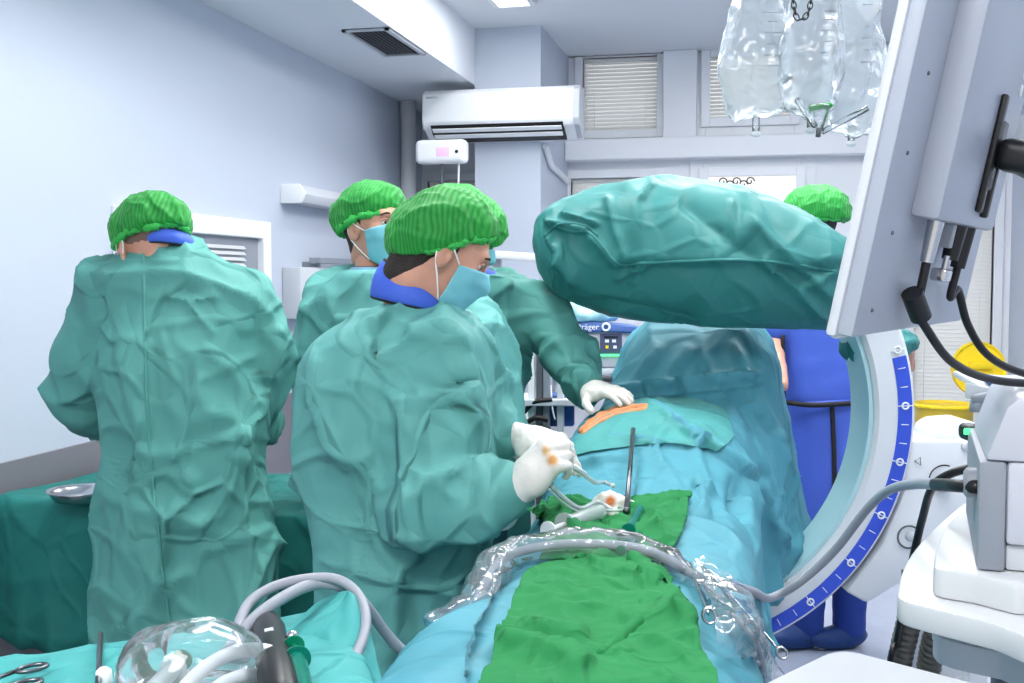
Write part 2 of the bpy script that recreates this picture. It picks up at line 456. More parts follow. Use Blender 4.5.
def buckle(V, F, growth=.06, it=50, anchor=.02, bend=.12, amp=.01, scale=6, st=(1, 1, 1), seed=0., gdir=None, pin=None, up=.0, weight=None, pre=2, post=1, crisp=0, cs=3.5, cst=(1, 1, .7)):
    E, Dg = edges_of(F, len(V)); n = len(V)
    V = smooth_mesh(V, E, pre); V0 = V.copy(); N = normals(V, F)
    w = np.ones(n) if weight is None else weight
    V = V + N * (amp * w * (.8 * ridged(V0, scale, seed + 3.1, st) + .5 * ridged(V0, scale * 2.3, seed + 11.7, st) - .4))[:, None]
    AE = np.concatenate([E, Dg]); L0 = np.linalg.norm(V0[AE[:, 0]] - V0[AE[:, 1]], axis=1)
    g = growth * (.5 * (w[AE[:, 0]] + w[AE[:, 1]]))
    if gdir is not None:
        e = V0[AE[:, 0]] - V0[AE[:, 1]]; e /= np.maximum(np.linalg.norm(e, axis=1, keepdims=True), 1e-9)
        gd = np.asarray(gdir, float); gd = gd if gd.ndim == 1 else .5 * (gd[AE[:, 0]] + gd[AE[:, 1]])
        g = g * np.clip((e * gd).sum(1) ** 2 if gd.ndim == 2 else (e @ gd) ** 2, .08, 1)
    rest = L0 * (1 + g)
    I = np.concatenate([AE[:, 0], AE[:, 1]]); deg = np.bincount(I, minlength=n)[:, None]
    I2 = np.concatenate([E[:, 0], E[:, 1]]); J2 = np.concatenate([E[:, 1], E[:, 0]]); deg2 = np.maximum(np.bincount(I2, minlength=n)[:, None], 1)
    lap = lambda X: ssum(I2, X[J2], n) / deg2 - X
    l0 = lap(V0)
    for k in range(it):
        d = V[AE[:, 1]] - V[AE[:, 0]]; L = np.maximum(np.linalg.norm(d, axis=1), 1e-9)
        c = d * ((.5 * (L - rest) / L))[:, None]
        V = V + 1.6 * ssum(I, np.concatenate([c, -c]), n) / deg
        V = V - bend * lap(lap(V) - l0)
        V = V + anchor * (V0 - V)
        if pin is not None: V[pin] = V0[pin]
    V = smooth_mesh(V, E, post, .4)
    if crisp:
        N = normals(V, F)
        wp = V + .06 * np.stack([nz(V, 4, seed + 31), nz(V, 4, seed + 47), nz(V, 4, seed + 61)], 1)
        a = np.abs(nz(wp, cs, seed + 5, cst)); b = np.abs(nz(wp, cs * 1.9, seed + 17, cst)); c = np.abs(nz(V, cs * .5, seed + 77))
        V = V + N * (crisp * w * (1.1 * np.exp(-a * 9) + .7 * np.exp(-b * 8) * np.clip(c * 3, 0, 1) + 1.3 * c - .7))[:, None]
    return V
# ================================================================== the room
mat('wall_paint', rgb(190, 198, 212), rough=.55, bump=.05, bscale=120, var=.015, vscale=1.5)
mat('wall_white', rgb(230, 232, 237), rough=.55, bump=.05, bscale=120)
mat('wall_dado', rgb(122, 120, 128), rough=.35, var=.03, vscale=2, coat=.2)
mat('ceiling_paint', rgb(222, 226, 232), rough=.7, bump=.05, bscale=100)
mat('floor_vinyl', rgb(174, 182, 200), rough=.22, var=.04, vscale=9, bump=.03, bscale=60)
mat('window_frame', rgb(228, 231, 236), rough=.35)
mat('window_glass', (1, 1, 1, 1), rough=.0, trans=1, ior=1.02, spec=.3)
m = mat('blind', rgb(238, 240, 240), rough=.6)
_nt = m.node_tree; _t = _nt.nodes.new('ShaderNodeBsdfTranslucent'); _x = _nt.nodes.new('ShaderNodeMixShader'); _x.inputs[0].default_value = .55
_t.inputs[0].default_value = (.95, .96, .96, 1)
_nt.links.new(_nt.nodes['Principled BSDF'].outputs[0], _x.inputs[1]); _nt.links.new(_t.outputs[0], _x.inputs[2]); _nt.links.new(_x.outputs[0], _nt.nodes['Material Output'].inputs[0])
mat('diffuser', (1, 1, 1, 1), emit=PANEL_LIGHT)
mat('white_plastic', rgb(236, 238, 241), rough=.3)
mat('shelf_white', rgb(206, 208, 210), rough=.32)
mat('grey_plastic', rgb(196, 200, 206), rough=.4)
mat('mid_grey', rgb(140, 146, 156), rough=.45)
mat('dark_grey', rgb(86, 90, 98), rough=.5)
mat('black_plastic', rgb(24, 25, 28), rough=.4)
mat('steel', rgb(190, 192, 196), rough=.22, metal=1)
mat('steel_dark', rgb(110, 112, 116), rough=.3, metal=1)
XL, XR, YB, ZLOW, ZTOP = -2.3, 1.55, 7.44, 2.667, 3.0
Y0 = -1.2
def S(name, parts, m, parent=None, smooth=False):
    o = build(name, *(join(*parts) if isinstance(parts, list) else parts), m, parent, smooth=smooth)
    if parent is None: o['kind'] = 'structure'
    return o
S('floor', boxx(XL - .1, XR + .1, Y0, YB + .3, -.05, 0), 'floor_vinyl')
wl = S('wall_left', boxx(XL - .12, XL, Y0, YB + .1, 0, ZTOP + .1), 'wall_paint')
S('dado_panel', boxx(XL, XL + .012, Y0, YB, .10, .93), 'wall_dado', wl)
S('baseboard_left', boxx(XL, XL + .02, Y0, YB, 0, .10), 'dark_grey')
S('wall_right', boxx(XR, XR + .12, Y0, YB + .1, 0, ZTOP + .1), 'wall_paint')
S('ceiling', boxx(XL - .12, XR + .12, Y0, YB + .3, ZTOP, ZTOP + .1), 'ceiling_paint')
S('ceiling_bulkhead_left', boxx(XL, -1.667, Y0, 6.46, ZLOW, ZTOP), 'ceiling_paint')['label'] = 'lowered ceiling strip along the left wall'
S('ceiling_bulkhead_back', boxx(XL, -1.667, 6.46, YB, ZLOW, ZTOP), 'ceiling_paint')
S('ceiling_bulkhead_right', boxx(1.20, XR, Y0, YB, ZLOW, ZTOP), 'ceiling_paint')
S('column', boxx(-1.667, -1.265, 6.46, YB, 0, ZTOP), 'wall_paint')
# back wall with real openings: upper row, lower row
def bz(py, px=700): return atY(px, py, YB)[2]
def bx_(px, py=150): return atY(px, py, YB)[0]
openings = []    # x0,x1,z0,z1
W = [('a', 583, 657, 57, 130), ('b', 706, 795, 52, 122), ('c', 571, 656, 178, 262), ('d', 703, 800, 172, 300), ('e', 428, 476, 181, 262), ('f', 914, 992, 182, 470)]
for nme, x0, x1, y0, y1 in W:
    cx = (x0 + x1) / 2; openings.append((atY(x0, (y0 + y1) / 2, YB)[0], atY(x1, (y0 + y1) / 2, YB)[0], atY(cx, y1, YB)[2], atY(cx, y0, YB)[2]))
def wall_with_holes(x0, x1, z0, z1, y0, y1, holes):
    xs = sorted({x0, x1, *[h[0] for h in holes], *[h[1] for h in holes]}); zs = sorted({z0, z1, *[h[2] for h in holes], *[h[3] for h in holes]})
    parts = []
    for i in range(len(xs) - 1):
        for j in range(len(zs) - 1):
            cx, cz = (xs[i] + xs[i + 1]) / 2, (zs[j] + zs[j + 1]) / 2
            if any(h[0] < cx < h[1] and h[2] < cz < h[3] for h in holes): continue
            parts.append(boxx(xs[i], xs[i + 1], y0, y1, zs[j], zs[j + 1]))
    return parts
S('wall_back', wall_with_holes(XL, XR, 0, ZTOP, YB, YB + .2, openings), 'wall_white')
for n, (x0, x1, z0, z1) in enumerate(openings):
    wide = n in (1, 3)
    o = empty('window_%d' % (n + 1), ((x0 + x1) / 2, YB, z0)); o['kind'] = 'structure'
    t = .055 if not wide else .09
    yy = YB - .02
    fr = [boxx(x0 - t, x0, yy, YB + .06, z0 - t, z1 + t, .004), boxx(x1, x1 + t, yy, YB + .06, z0 - t, z1 + t, .004),
          boxx(x0, x1, yy, YB + .06, z0 - t, z0, .004), boxx(x0, x1, yy, YB + .06, z1, z1 + t, .004)]
    if wide:
        t2 = .03; fr += [boxx(x0 - t2, x0 + .03, yy - .03, yy, z0 - t2, z1 + t2, .004), boxx(x1 - .03, x1 + t2, yy - .03, yy, z0 - t2, z1 + t2, .004),
                         boxx(x0 + .03, x1 - .03, yy - .03, yy, z0 - t2, z0 + .03, .004), boxx(x0 + .03, x1 - .03, yy - .03, yy, z1 - .03, z1 + t2, .004)]
    build('window_frame', *join(*fr), 'window_frame', o, smooth=False)
    build('pane', *boxx(x0, x1, YB + .10, YB + .104, z0, z1), 'window_glass', o, smooth=False)
    if n in (0, 1, 2, 4, 5):
        sl = []; z = z1 - .03; a = (1.05, .92, 1.05, .8, 1.0, 1.12)[n]
        while z > z0 + .015:
            sl.append(box(((x0 + x1) / 2, YB + .045, z), (x1 - x0 - .01, .028, .0015), rotx(a))); z -= .0255
        b = build('blind', *join(*sl), 'blind', o, smooth=False)
        build('headrail', *boxx(x0 + .003, x1 - .003, YB + .02, YB + .06, z1 - .025, z1 - .002, .003), 'blind', b, smooth=False)
        for fx in (.15, .85): build('blind_cord', *cyl((x0 + (x1 - x0) * fx, YB + .03, z0 + .01), (x0 + (x1 - x0) * fx, YB + .03, z1 - .02), .0012, seg=6), 'blind', b)
    if n == 3:
        for k in range(5):
            cc = A(x0 + .12 + k * .045, YB + .12, z1 - .05 - .02 * (k % 2))
            build('scrollwork', *tube([cc + A(math.cos(t) * .03 * (1 - t / 9), 0, math.sin(t) * .03 * (1 - t / 9)) for t in np.linspace(0, 7, 24)], .004, 6), 'black_plastic', o)
# ledge and posts on the back wall
S('trim_1', boxx(-1.265, XR, YB - .16, YB, bz(160), bz(139), .01), 'wall_white')
S('trim_2', boxx(bx_(664), bx_(697), YB - .10, YB, bz(139), ZTOP, .005), 'wall_white')
S('trim_3', boxx(-1.265, XR, YB - .05, YB, bz(30), ZTOP, .005), 'wall_white')
# pipe in the corner
p0 = atX(399, 120, XL + .05); S('trim_4', tube([(XL + .055, 6.95, 0), (XL + .055, 6.95, ZLOW)], .05, 20), 'wall_white', smooth=True)
# internal window / doorway in the left wall
def on_left(px, py): return atX(px, py, XL)
y0_, y1_ = on_left(112, 250)[1], on_left(263, 250)[1]
zt = on_left(190, 214)[2]
dr = empty('door_1', (XL, (y0_ + y1_) / 2, 0)); dr['kind'] = 'structure'
fw = .08
build('door_frame', *join(boxx(XL, XL + .045, y0_, y0_ + fw, .93, zt, .006), boxx(XL, XL + .045, y1_ - fw, y1_, .93, zt, .006), boxx(XL, XL + .043, y0_ + fw, y1_ - fw, zt - fw, zt, .006)), 'white_plastic', dr, smooth=False)
build('door_leaf', *boxx(XL, XL + .012, y0_ + fw, y1_ - fw, .93, zt - fw), 'mid_grey', dr, smooth=False)
sl = [box((XL + .022, y0_ + fw + (y1_ - y0_ - 2 * fw) * .62, z), ((.02), (y1_ - y0_) * .42, .002), roty(.8)) for z in np.arange(1.1, zt - fw - .03, .026)]
build('blind', *join(*sl), 'blind', dr, smooth=False)
# ceiling light panels
def panel(x, y, lab, w=.6, l=1.2):
    o = empty('ceiling_light', (x, y, ZTOP), lab, 'ceiling light', 'white panels in the ceiling')
    build('diffuser', *boxx(x - w / 2, x + w / 2, y - l / 2, y + l / 2, ZTOP - .012, ZTOP - .008), 'diffuser', o, smooth=False)
    build('frame', *join(*[boxx(x + a - .015, x + a + .015, y - l / 2, y + l / 2, ZTOP - .018, ZTOP) for a in (-w / 2, w / 2)], *[boxx(x - w / 2, x + w / 2, y + a - .015, y + a + .015, ZTOP - .018, ZTOP) for a in (-l / 2, l / 2)]), 'white_plastic', o, smooth=False)
pv = atZ(512, 0, ZTOP)
panel(pv[0] + .0, pv[1] - .52, 'narrow bright ceiling light just showing at the top edge of the view', w=.20)
panel(.45, 5.9 - .9, 'added unseen ceiling panel nearest the back windows, brightening the back wall')  # out of view, added to brighten the back wall
for x, y, lab in ((-1.0, 2.9, 'ceiling light panel above the surgeons, along the left side of the room'), (.55, 2.9, 'ceiling light panel above the imaging arc, right of the patient'), (-.25, 4.4, 'ceiling light panel straight above the patient'), (-.35, -.45, 'added unseen light panel behind the camera, brightening the tented drape')):  # last one is added fill behind the camera, reaching the tent under the cover
    panel(x, y, lab, *((1.3, 1.2) if y < 0 else (.6, 1.2)))
# vent grille in the low ceiling
vc = [atZ(px, py, ZLOW) for px, py in ((352, 30), (388, 27), (420, 51), (384, 55))]
vm = np.mean(vc, 0); hw = .10; 
vx0, vx1 = min(v[0] for v in vc), max(v[0] for v in vc); vy0, vy1 = min(v[1] for v in vc), max(v[1] for v in vc)
o = empty('ceiling_vent', (vm[0], vm[1], ZLOW), 'small dark slatted air vent in the lowered ceiling at upper left', 'vent')
build('frame', *join(boxx(vx0, vx1, vy0, vy0 + .02, ZLOW - .012, ZLOW), boxx(vx0, vx1, vy1 - .02, vy1, ZLOW - .012, ZLOW), boxx(vx0, vx0 + .02, vy0, vy1, ZLOW - .012, ZLOW), boxx(vx1 - .02, vx1, vy0, vy1, ZLOW - .012, ZLOW)), 'grey_plastic', o, smooth=False)
build('backing', *boxx(vx0, vx1, vy0, vy1, ZLOW - .003, ZLOW), 'black_plastic', o, smooth=False)
for k in range(9):
    x = vx0 + .02 + (vx1 - vx0 - .04) * (k + .5) / 9
    build('slat', *box((x, (vy0 + vy1) / 2, ZLOW - .007), (.016, vy1 - vy0 - .04, .002), roty(.6)), 'mid_grey', o, smooth=False)
# ================================================================== people
cloth('gown_green', rgb(104, 174, 169), crumple=.75, cscale=3.6)
cloth('gown_dark', rgb(94, 164, 156), crumple=.75, cscale=3.6)
mat('skin', rgb(205, 150, 128), rough=.5, sss=.15, var=.06, vscale=25, bump=.15, bscale=150)
mat('hair', rgb(48, 40, 37), rough=.7, bump=.6, bscale=220, var=.25, vscale=60)
mat('stubble', rgb(120, 96, 86), rough=.8, bump=.4, bscale=400)
mat('eye_white', rgb(225, 220, 215), rough=.15)
mat('iris', rgb(50, 34, 26), rough=.1)
mat('glove', rgb(222, 218, 212), rough=.42, bump=.35, bscale=55, noise_type='RIDGED_MULTIFRACTAL', var=.04, vscale=30, sss=.05)
mat('mask_blue', rgb(120, 190, 205), rough=.7, wave=(10, 'Z', .5, .15))
mat('mask_loop', rgb(235, 238, 238), rough=.6)
mat('apron_blue', rgb(66, 94, 192), rough=.55, bump=.3, bscale=12, var=.08)
mat('collar_blue', rgb(66, 100, 210), rough=.6, bump=.2, bscale=60)
mat('black_trim', rgb(22, 22, 26), rough=.6)
mat('trouser_blue', rgb(36, 66, 150), rough=.7, bump=.4, bscale=14, var=.1)
mat('trouser_teal', rgb(40, 90, 95), rough=.7, bump=.4, bscale=14)
mat('shoe_cover', rgb(24, 60, 120), rough=.5, bump=.6, bscale=25)
mat('scrub_blue', rgb(120, 165, 190), rough=.7)
mat('shoe_dark', rgb(35, 35, 40), rough=.5)
def cap_material():
    m = mat('cap_green', rgb(48, 172, 72), rough=.6, sheen=.2)
    nt = m.node_tree; b = nt.nodes['Principled BSDF']; tc = nt.nodes['Texture Coordinate']
    w = nt.nodes.new('ShaderNodeTexWave'); w.inputs['Scale'].default_value = 30; w.inputs['Distortion'].default_value = 14
    w.inputs['Detail'].default_value = 1; w.inputs['Detail Scale'].default_value = .35; w.bands_direction = 'X'
    nt.links.new(tc.outputs['Object'], w.inputs['Vector'])
    bp = nt.nodes.new('ShaderNodeBump'); bp.inputs['Strength'].default_value = .3; bp.inputs['Distance'].default_value = .003
    nt.links.new(w.outputs[1], bp.inputs['Height']); nt.links.new(bp.outputs[0], b.inputs['Normal'])
    out = nt.nodes['Material Output']; t = nt.nodes.new('ShaderNodeBsdfTransparent'); t.inputs[0].default_value = rgb(70, 205, 95)
    mr = nt.nodes.new('ShaderNodeMapRange'); mr.inputs[3].default_value = .28; mr.inputs[4].default_value = .50
    nt.links.new(w.outputs[1], mr.inputs[0])
    mx = nt.nodes.new('ShaderNodeMixShader'); nt.links.new(mr.outputs[0], mx.inputs[0])
    nt.links.new(b.outputs[0], mx.inputs[1]); nt.links.new(t.outputs[0], mx.inputs[2]); nt.links.new(mx.outputs[0], out.inputs[0])
cap_material()
mat('cap_brim', rgb(56, 180, 80), rough=.65, bump=.7, bscale=110, noise_type='RIDGED_MULTIFRACTAL')

def xf(prim, c, M):
    f, lo, hi = prim; c = np.asarray(c, float); M = np.asarray(M)
    cs = np.array([[(lo, hi)[i][0], (lo, hi)[j][1], (lo, hi)[k][2]] for i in (0, 1) for j in (0, 1) for k in (0, 1)]) @ M.T + c
    return (lambda P: f((P - c) @ M)), cs.min(0), cs.max(0)
def head_local(ears=True):
    L = [(P_ell((-.012, 0, .035), (.098, .076, .092)), 0),
         (P_ell((.030, 0, -.025), (.062, .060, .088)), .03),
         (P_ell((.028, 0, -.078), (.052, .046, .034)), .03),
         (P_cone((.068, -.012, -.102), (.068, .012, -.102), .016, .016), .02),
         (P_cone((-.025, 0, -.05), (-.040, 0, -.085), .056, .054), .03),
         (P_cone((.082, -.034, .028), (.088, -.010, .026), .010, .011), .015),
         (P_cone((.082, .034, .028), (.088, .010, .026), .010, .011), .015),
         (P_cone((.088, 0, .012), (.112, 0, -.028), .008, .012), .014),
         (P_cone((.098, -.012, -.032), (.098, .012, -.032), .008, .008), .010),
         (P_cone((.060, -.045, -.022), (.072, -.030, -.028), .015, .015), .02),
         (P_cone((.060, .045, -.022), (.072, .030, -.028), .015, .015), .02),
         (P_cone((.090, -.018, -.060), (.094, .018, -.060), .006, .006), .008),
         (P_cone((.088, -.014, -.070), (.091, .014, -.070), .007, .007), .008)]
    for s in (-1, 1):
        L.append((P_ell((.098, s * .032, .006), (.016, .018, .012)), .012, 'sub'))
        if ears:
            R = rotz(s * -.35) @ roty(.15)
            L.append((P_ell((-.006, s * .079, -.012), (.020, .009, .034), R), .006))
            L.append((P_ell((-.001, s * .089, -.008), (.011, .007, .021), R), .004, 'sub'))
            L.append((P_cone((.006, s * .084, -.014), (.005, s * .084, -.008), .0045, .004), .004))
    return L
HEADL = head_local(False)
def head_sdf(P):
    D = None
    for p in HEADL:
        d = p[0][0](P); k = p[1]; sub = len(p) > 2
        if D is None: D = d; continue
        if sub: D = np.maximum(D, -d)
        else:
            k = max(k, 1e-4); h = np.clip(k - np.abs(D - d), 0, None) / k; D = np.minimum(D, d) - h * h * k * .25
    return D
def person(label, loc, group=None):
    return empty('person', (loc[0], loc[1], 0), label, 'person', group)
def body(root, hc, M, gown_prims, legs, hands=(), shrink=.035, neck=None):
    """one continuous body surface: head, neck, trunk, arms, legs"""
    pr = [(xf(p[0], hc, M),) + tuple(p[1:]) for p in head_local()]
    V1, F1 = sdf_mesh(pr, .0042)
    E, _ = edges_of(F1, len(V1)); V1 = smooth_mesh(V1, E, 1, .4)
    def shr(p):
        f, lo, hi = p; return (lambda P: f(P) + shrink), lo, hi
    pr2 = [(shr(p), .03) for p in gown_prims] + [(P_cone(a, b, ra, rb), .04) for a, b, ra, rb in legs]
    na = hc - M[:, 2] * .045 - M[:, 0] * .022; nb = na * .35 + neck * .65 if neck is not None else na - A(0, 0, .1)
    pr2 += [(P_cone(na, nb, .048, .050), .03)] + ([(P_cone(nb, neck, .055, .06), .02)] if neck is not None else []) + [(P_cone(a, b, ra, rb), .02) for a, b, ra, rb in hands]
    V2, F2 = sdf_mesh(pr2, .018)
    E, _ = edges_of(F2, len(V2)); V2 = smooth_mesh(V2, E, 2, .5)
    return build('body', *join((V1, F1), (V2, F2)), 'skin', root)
def cap(root, hc, M, seed, puff=1.0, tilt=-.32, back=0.0, dz=.052, Rt=None, c=None, lobe=None):
    if Rt is None: Rt = np.asarray(M) @ roty(tilt)
    if c is None: c = hc + Rt @ A(-.012 - back, 0, dz)
    pr = [(P_ell(c, (.122 * puff, .100 * puff, .084 * puff), Rt), 0),
          (P_ell(c + Rt @ A(-.045, 0, -.01), (.085 * puff, .088 * puff, .075 * puff), Rt), .03),
          (P_box(c + Rt @ A(0, 0, -.16), (.5, .5, .24), Rt, .005), .012, 'sub'),
          (P_ell(c + Rt @ A(.004, 0, -.055), (.098, .078, .075), Rt), .004, 'sub')]
    if lobe is not None: pr.insert(2, (P_ell(lobe, (.104, .086, .096), M), .02))
    V, F = sdf_mesh(pr, .0048)
    q = (V - c) @ Rt
    ang = np.arctan2(q[:, 1], q[:, 0]); rr = np.hypot(q[:, 0], q[:, 1])
    N = normals(V, F)
    V = V + N * (.0010 * np.sin(ang * 26 + 9 * nz(V, 9, seed)) * np.clip(rr / .09, 0, 1) * np.clip(1.3 - q[:, 2] / .08, .25, 1))[:, None]
    V = buckle(V, F, .09, 14, .04, .03, .007, 13, seed=seed, pre=0, crisp=.005, cs=11, cst=(1, 1, 1))
    o = build('surgical_cap', V, F, 'cap_green', root)
    # gathered elastic brim
    ring = []
    for k in range(72):
        a = 2 * PI * k / 72
        ring.append(c + Rt @ A((.105 * puff) * math.cos(a) - .004, .089 * puff * math.sin(a), -.036 + .003 * math.sin(5 * a + seed)))
    rad = [.0105 + .003 * math.sin(k * 2.1 + seed) + .002 * math.sin(k * 5.3) for k in range(72)]
    V, F = tube(ring, rad, 12, closed=True)
    V = V + .0016 * np.sin(np.arange(len(V)) * 1.7)[:, None] * Rt[:, 2]
    build('elastic_brim', V, F, 'cap_brim', o)
    return o
def hairpart(root, hc, M, low=-.055, m='hair'):
    # a cropped head of hair: cranium grown by 4 mm with the face cut off
    c = hc + M @ A(-.016, 0, .030)
    pr = [(P_ell(c, (.101, .081, .094), M), 0), (P_cone(hc + M @ A(-.046, 0, -.02), hc + M @ A(-.050, 0, low), .057, .051), .03),
          (P_box(hc + M @ A(.128, 0, -.04), (.2, .3, .17), M @ roty(-.12), .01), .01, 'sub'),
          (P_box(hc + M @ A(.03, 0, -.10), (.11, .3, .15), M, .01), .01, 'sub')]
    V, F = sdf_mesh(pr, .006)
    return build('hair', V, F, m, root)
def eyes(root, hc, M):
    for s in (-1, 1):
        c = hc + M @ A(.0715, s * .032, .006)
        e = build('eye', *sphere(c, .0122), 'eye_white', root)
        build('iris', *sphere(c + M @ A(.0082, 0, -.001), (.0050, .0062, .0062), M), 'iris', e)
        b = spline([hc + M @ A(.090, s * .014, .024), hc + M @ A(.092, s * .032, .031), hc + M @ A(.080, s * .050, .025)], 6)
        build('eyebrow', *tube(b, [.0022, .003, .0035, .0036, .0036, .0035, .0034, .0033, .003, .0027, .0024, .002, .0015], 8), 'hair', root)
        lid = spline([c + M @ A(.0075, -.014, .0035), c + M @ A(.0125, -.006, .0075), c + M @ A(.0125, .006, .0075), c + M @ A(.0075, .014, .0035)], 5)
        build('eyelid', *tube(lid, .0032, 8), 'skin', root)
def mask(root, hc, M, top=.004, ztop=.004):
    nu, nv = 41, 21
    Rg = np.zeros((nu, nv)); ph = np.linspace(-1.33, 1.33, nu); vv = np.linspace(0, 1, nv)
    O = np.zeros((nu, nv, 3)); Dd = np.zeros((nu, nv, 3))
    for i, p in enumerate(ph):
        for j, v in enumerate(vv):
            zt = ztop - .020 * (abs(p) / 1.33) ** 1.2; zb = -.122 + .030 * (abs(p) / 1.33) ** 1.6
            z = zt + (zb - zt) * v
            O[i, j] = (.015, 0, z + .0); Dd[i, j] = (math.cos(p), math.sin(p), -.15 * v)
    r = np.full((nu, nv), .17)
    for _ in range(60):
        P = O + Dd * r[..., None]; d = head_sdf(P); r = r - np.where(d > .005, np.maximum(d - .005, .0006), 0) * .8
    r = np.maximum(r, .05)
    for _ in range(25):
        b = r.copy(); b[1:-1] = (r[:-2] + r[2:]) / 2; c = r.copy(); c[:, 1:-1] = (r[:, :-2] + r[:, 2:]) / 2
        r = np.maximum(r, (b + c) / 2)
    r = r + .0022 * np.abs(((vv * 4) % 1) - .5)[None, :] + .001
    V = (O + Dd * r[..., None]).reshape(-1, 3) @ M.T + hc
    F = grid_faces(nu, nv)
    o = build('face_mask', V, F, 'mask_blue', root)
    md = o.modifiers.new('thick', 'SOLIDIFY'); md.thickness = .0015; md.offset = 0
    V = V.reshape(nu, nv, 3)
    for i in (0, nu - 1):
        s = -1 if i == 0 else 1
        ear = hc + M @ A(-.014, s * .088, .012); ear2 = hc + M @ A(-.020, s * .086, -.030)
        pts = spline([V[i, 0], (V[i, 0] + ear) / 2 + M @ A(0, s * .006, .004), ear + M @ A(0, 0, .006), ear + M @ A(-.012, -s * .004, -.012), ear2, (V[i, -1] + ear2) / 2 + M @ A(.0, s * .006, 0), V[i, -1]], 7)
        build('ear_loop', *tube(pts, .0017, 8), 'mask_loop', o)
    return o
def gown(root, prims, h, m='gown_green', seed=0., folds=None, **kw):
    V, F = sdf_mesh(prims, h)
    a = dict(growth=.07, it=40, anchor=.025, bend=.03, amp=.012, scale=5, st=(1, 1, .55), seed=seed, crisp=.025, post=1)
    a.update(kw)
    E, _ = edges_of(F, len(V))
    if folds is not None:
        V = smooth_mesh(V, E, 2); a['pre'] = 0
        V = folds(V, normals(V, F))
    V = buckle(V, F, **a)
    return build('surgical_gown', V, F, m, root)
def crease(V, N, p, q, amp, w, side=0, front=True):
    """soft fold from p to q (world): raised ridge (side=0) or a step (side=+-1) on the surface facing the camera"""
    p = np.asarray(p, float); q = np.asarray(q, float)
    view = (p + q) / 2 - EYE; view /= np.linalg.norm(view)
    face = (N @ view) < .15 if front else np.ones(len(V), bool)
    ab = q - p; ab = ab - view * (ab @ view); L = np.linalg.norm(ab); t = ab / L
    s = np.cross(view, t)
    d = V - p; al = d @ t; ac = d @ s; dep = np.abs(d @ view)
    win = np.clip(np.minimum(al, L - al) / (.15 * L) + .3, 0, 1) * (dep < .35) * face
    if side == 0: prof = np.exp(-np.abs(ac / w) ** 1.4)
    else: prof = 1 / (1 + np.exp(-side * ac / (w * .25))) * np.exp(-np.clip(side * ac, 0, None) / (w * 8))
    return V + N * (amp * prof * win)[:, None]
def rings(lst, d, depth, expo=2.2, scale=1.0):
    R = []
    for it in lst:
        py, l, r = it[:3]; dd = d + (it[3] if len(it) > 3 else 0); dp = it[4] if len(it) > 4 else depth
        c = at((l + r) / 2, py, dd); R.append((c[2], c, (r - l) / 2 * dd / FPX, dp))
    return P_loft(R, Rv, Fh, expo)
def arm(*j):
    """chain of (px, py, d, r)"""
    P = [(at(a, b, c), r) for a, b, c, r in j]
    return [P_cone(P[i][0], P[i + 1][0], P[i][1], P[i + 1][1]) for i in range(len(P) - 1)]
def hand_prims(o, x, z, side=1, curl=((.5, .6, .4),) * 4, spread=.05, thumb=((.55, .75, -.35), (.85, .35, -.45)), s=1.0, cuff=.07):
    """o wrist, x finger direction, z back of the hand, side=+1 thumb on +y"""
    M = frame(x=x, z=np.asarray(z, float) - np.dot(z, nrm(x)) * nrm(x)); L = []
    def w(v): return o + M @ (A(v[0], v[1] * side, v[2]) * s)
    L.append((P_box(w((.052, 0, 0)), (.080 * s, .074 * s, .026 * s), M, .012 * s), 0))
    L.append((P_cone(w((-.015, 0, 0)), w((.03, 0, 0)), .028 * s, .026 * s), .03))
    L.append((P_cone(w((.025, .026, -.008)), w((.055, .03, -.010)), .017 * s, .014 * s), .02))
    for i, (y, ln) in enumerate(((.029, .070), (.010, .078), (-.010, .072), (-.028, .056))):
        p = A(.088 - .004 * abs(i - 1), y, .002); a = 0; sp = spread * (1.5 - i)
        rr = (.0105, .0107, .010, .009)[i]
        for k, fr in enumerate((.45, .30, .25)):
            a += curl[i][k]
            q = p + ln * fr * A(math.cos(a) * math.cos(sp), math.sin(sp), -math.sin(a))
            L.append((P_cone(w(p), w(q), rr * s, (rr - .0009) * s), .007 if k == 0 else .003)); p = q; rr -= .0009
    p = A(.022, .034, -.010)
    for k, t in enumerate(thumb):
        q = p + nrm(t) * (.040, .034)[k]
        L.append((P_cone(w(p), w(q), (.0145, .0125)[k] * s, (.0125, .0110)[k] * s), .012 if k == 0 else .004)); p = q
    if cuff: L.append((P_cone(o + M @ A(-cuff, 0, 0), o + M @ A(-.005, 0, 0), .036 * s, .028 * s), .01))
    return L
def glove(root, *a, h=.0030, mt='glove', **k):
    V, F = sdf_mesh(hand_prims(*a, **k), h)
    V = buckle(V, F, .03, 8, .08, .1, .0012, 45, pre=1, post=1)
    g = build('surgical_glove', V, F, mt, root)
    o, x, z = a[:3]; cf = k.get('cuff', .07); x = nrm(x); M = frame(x=x, z=np.asarray(z, float) - np.dot(z, x) * x); s_ = k.get('s', 1)
    if cf > .06:
        rp = [o - x * cf * .55 + (M[:, 1] * math.cos(t) + M[:, 2] * math.sin(t)) * (.0345 * s_ + .001 * math.sin(3 * t)) + x * .003 * math.sin(2 * t) for t in np.linspace(0, 2 * PI, 36, endpoint=False)]
        build('rolled_cuff', *tube(rp, .0028, 8, closed=True), 'glove', g)
    return g
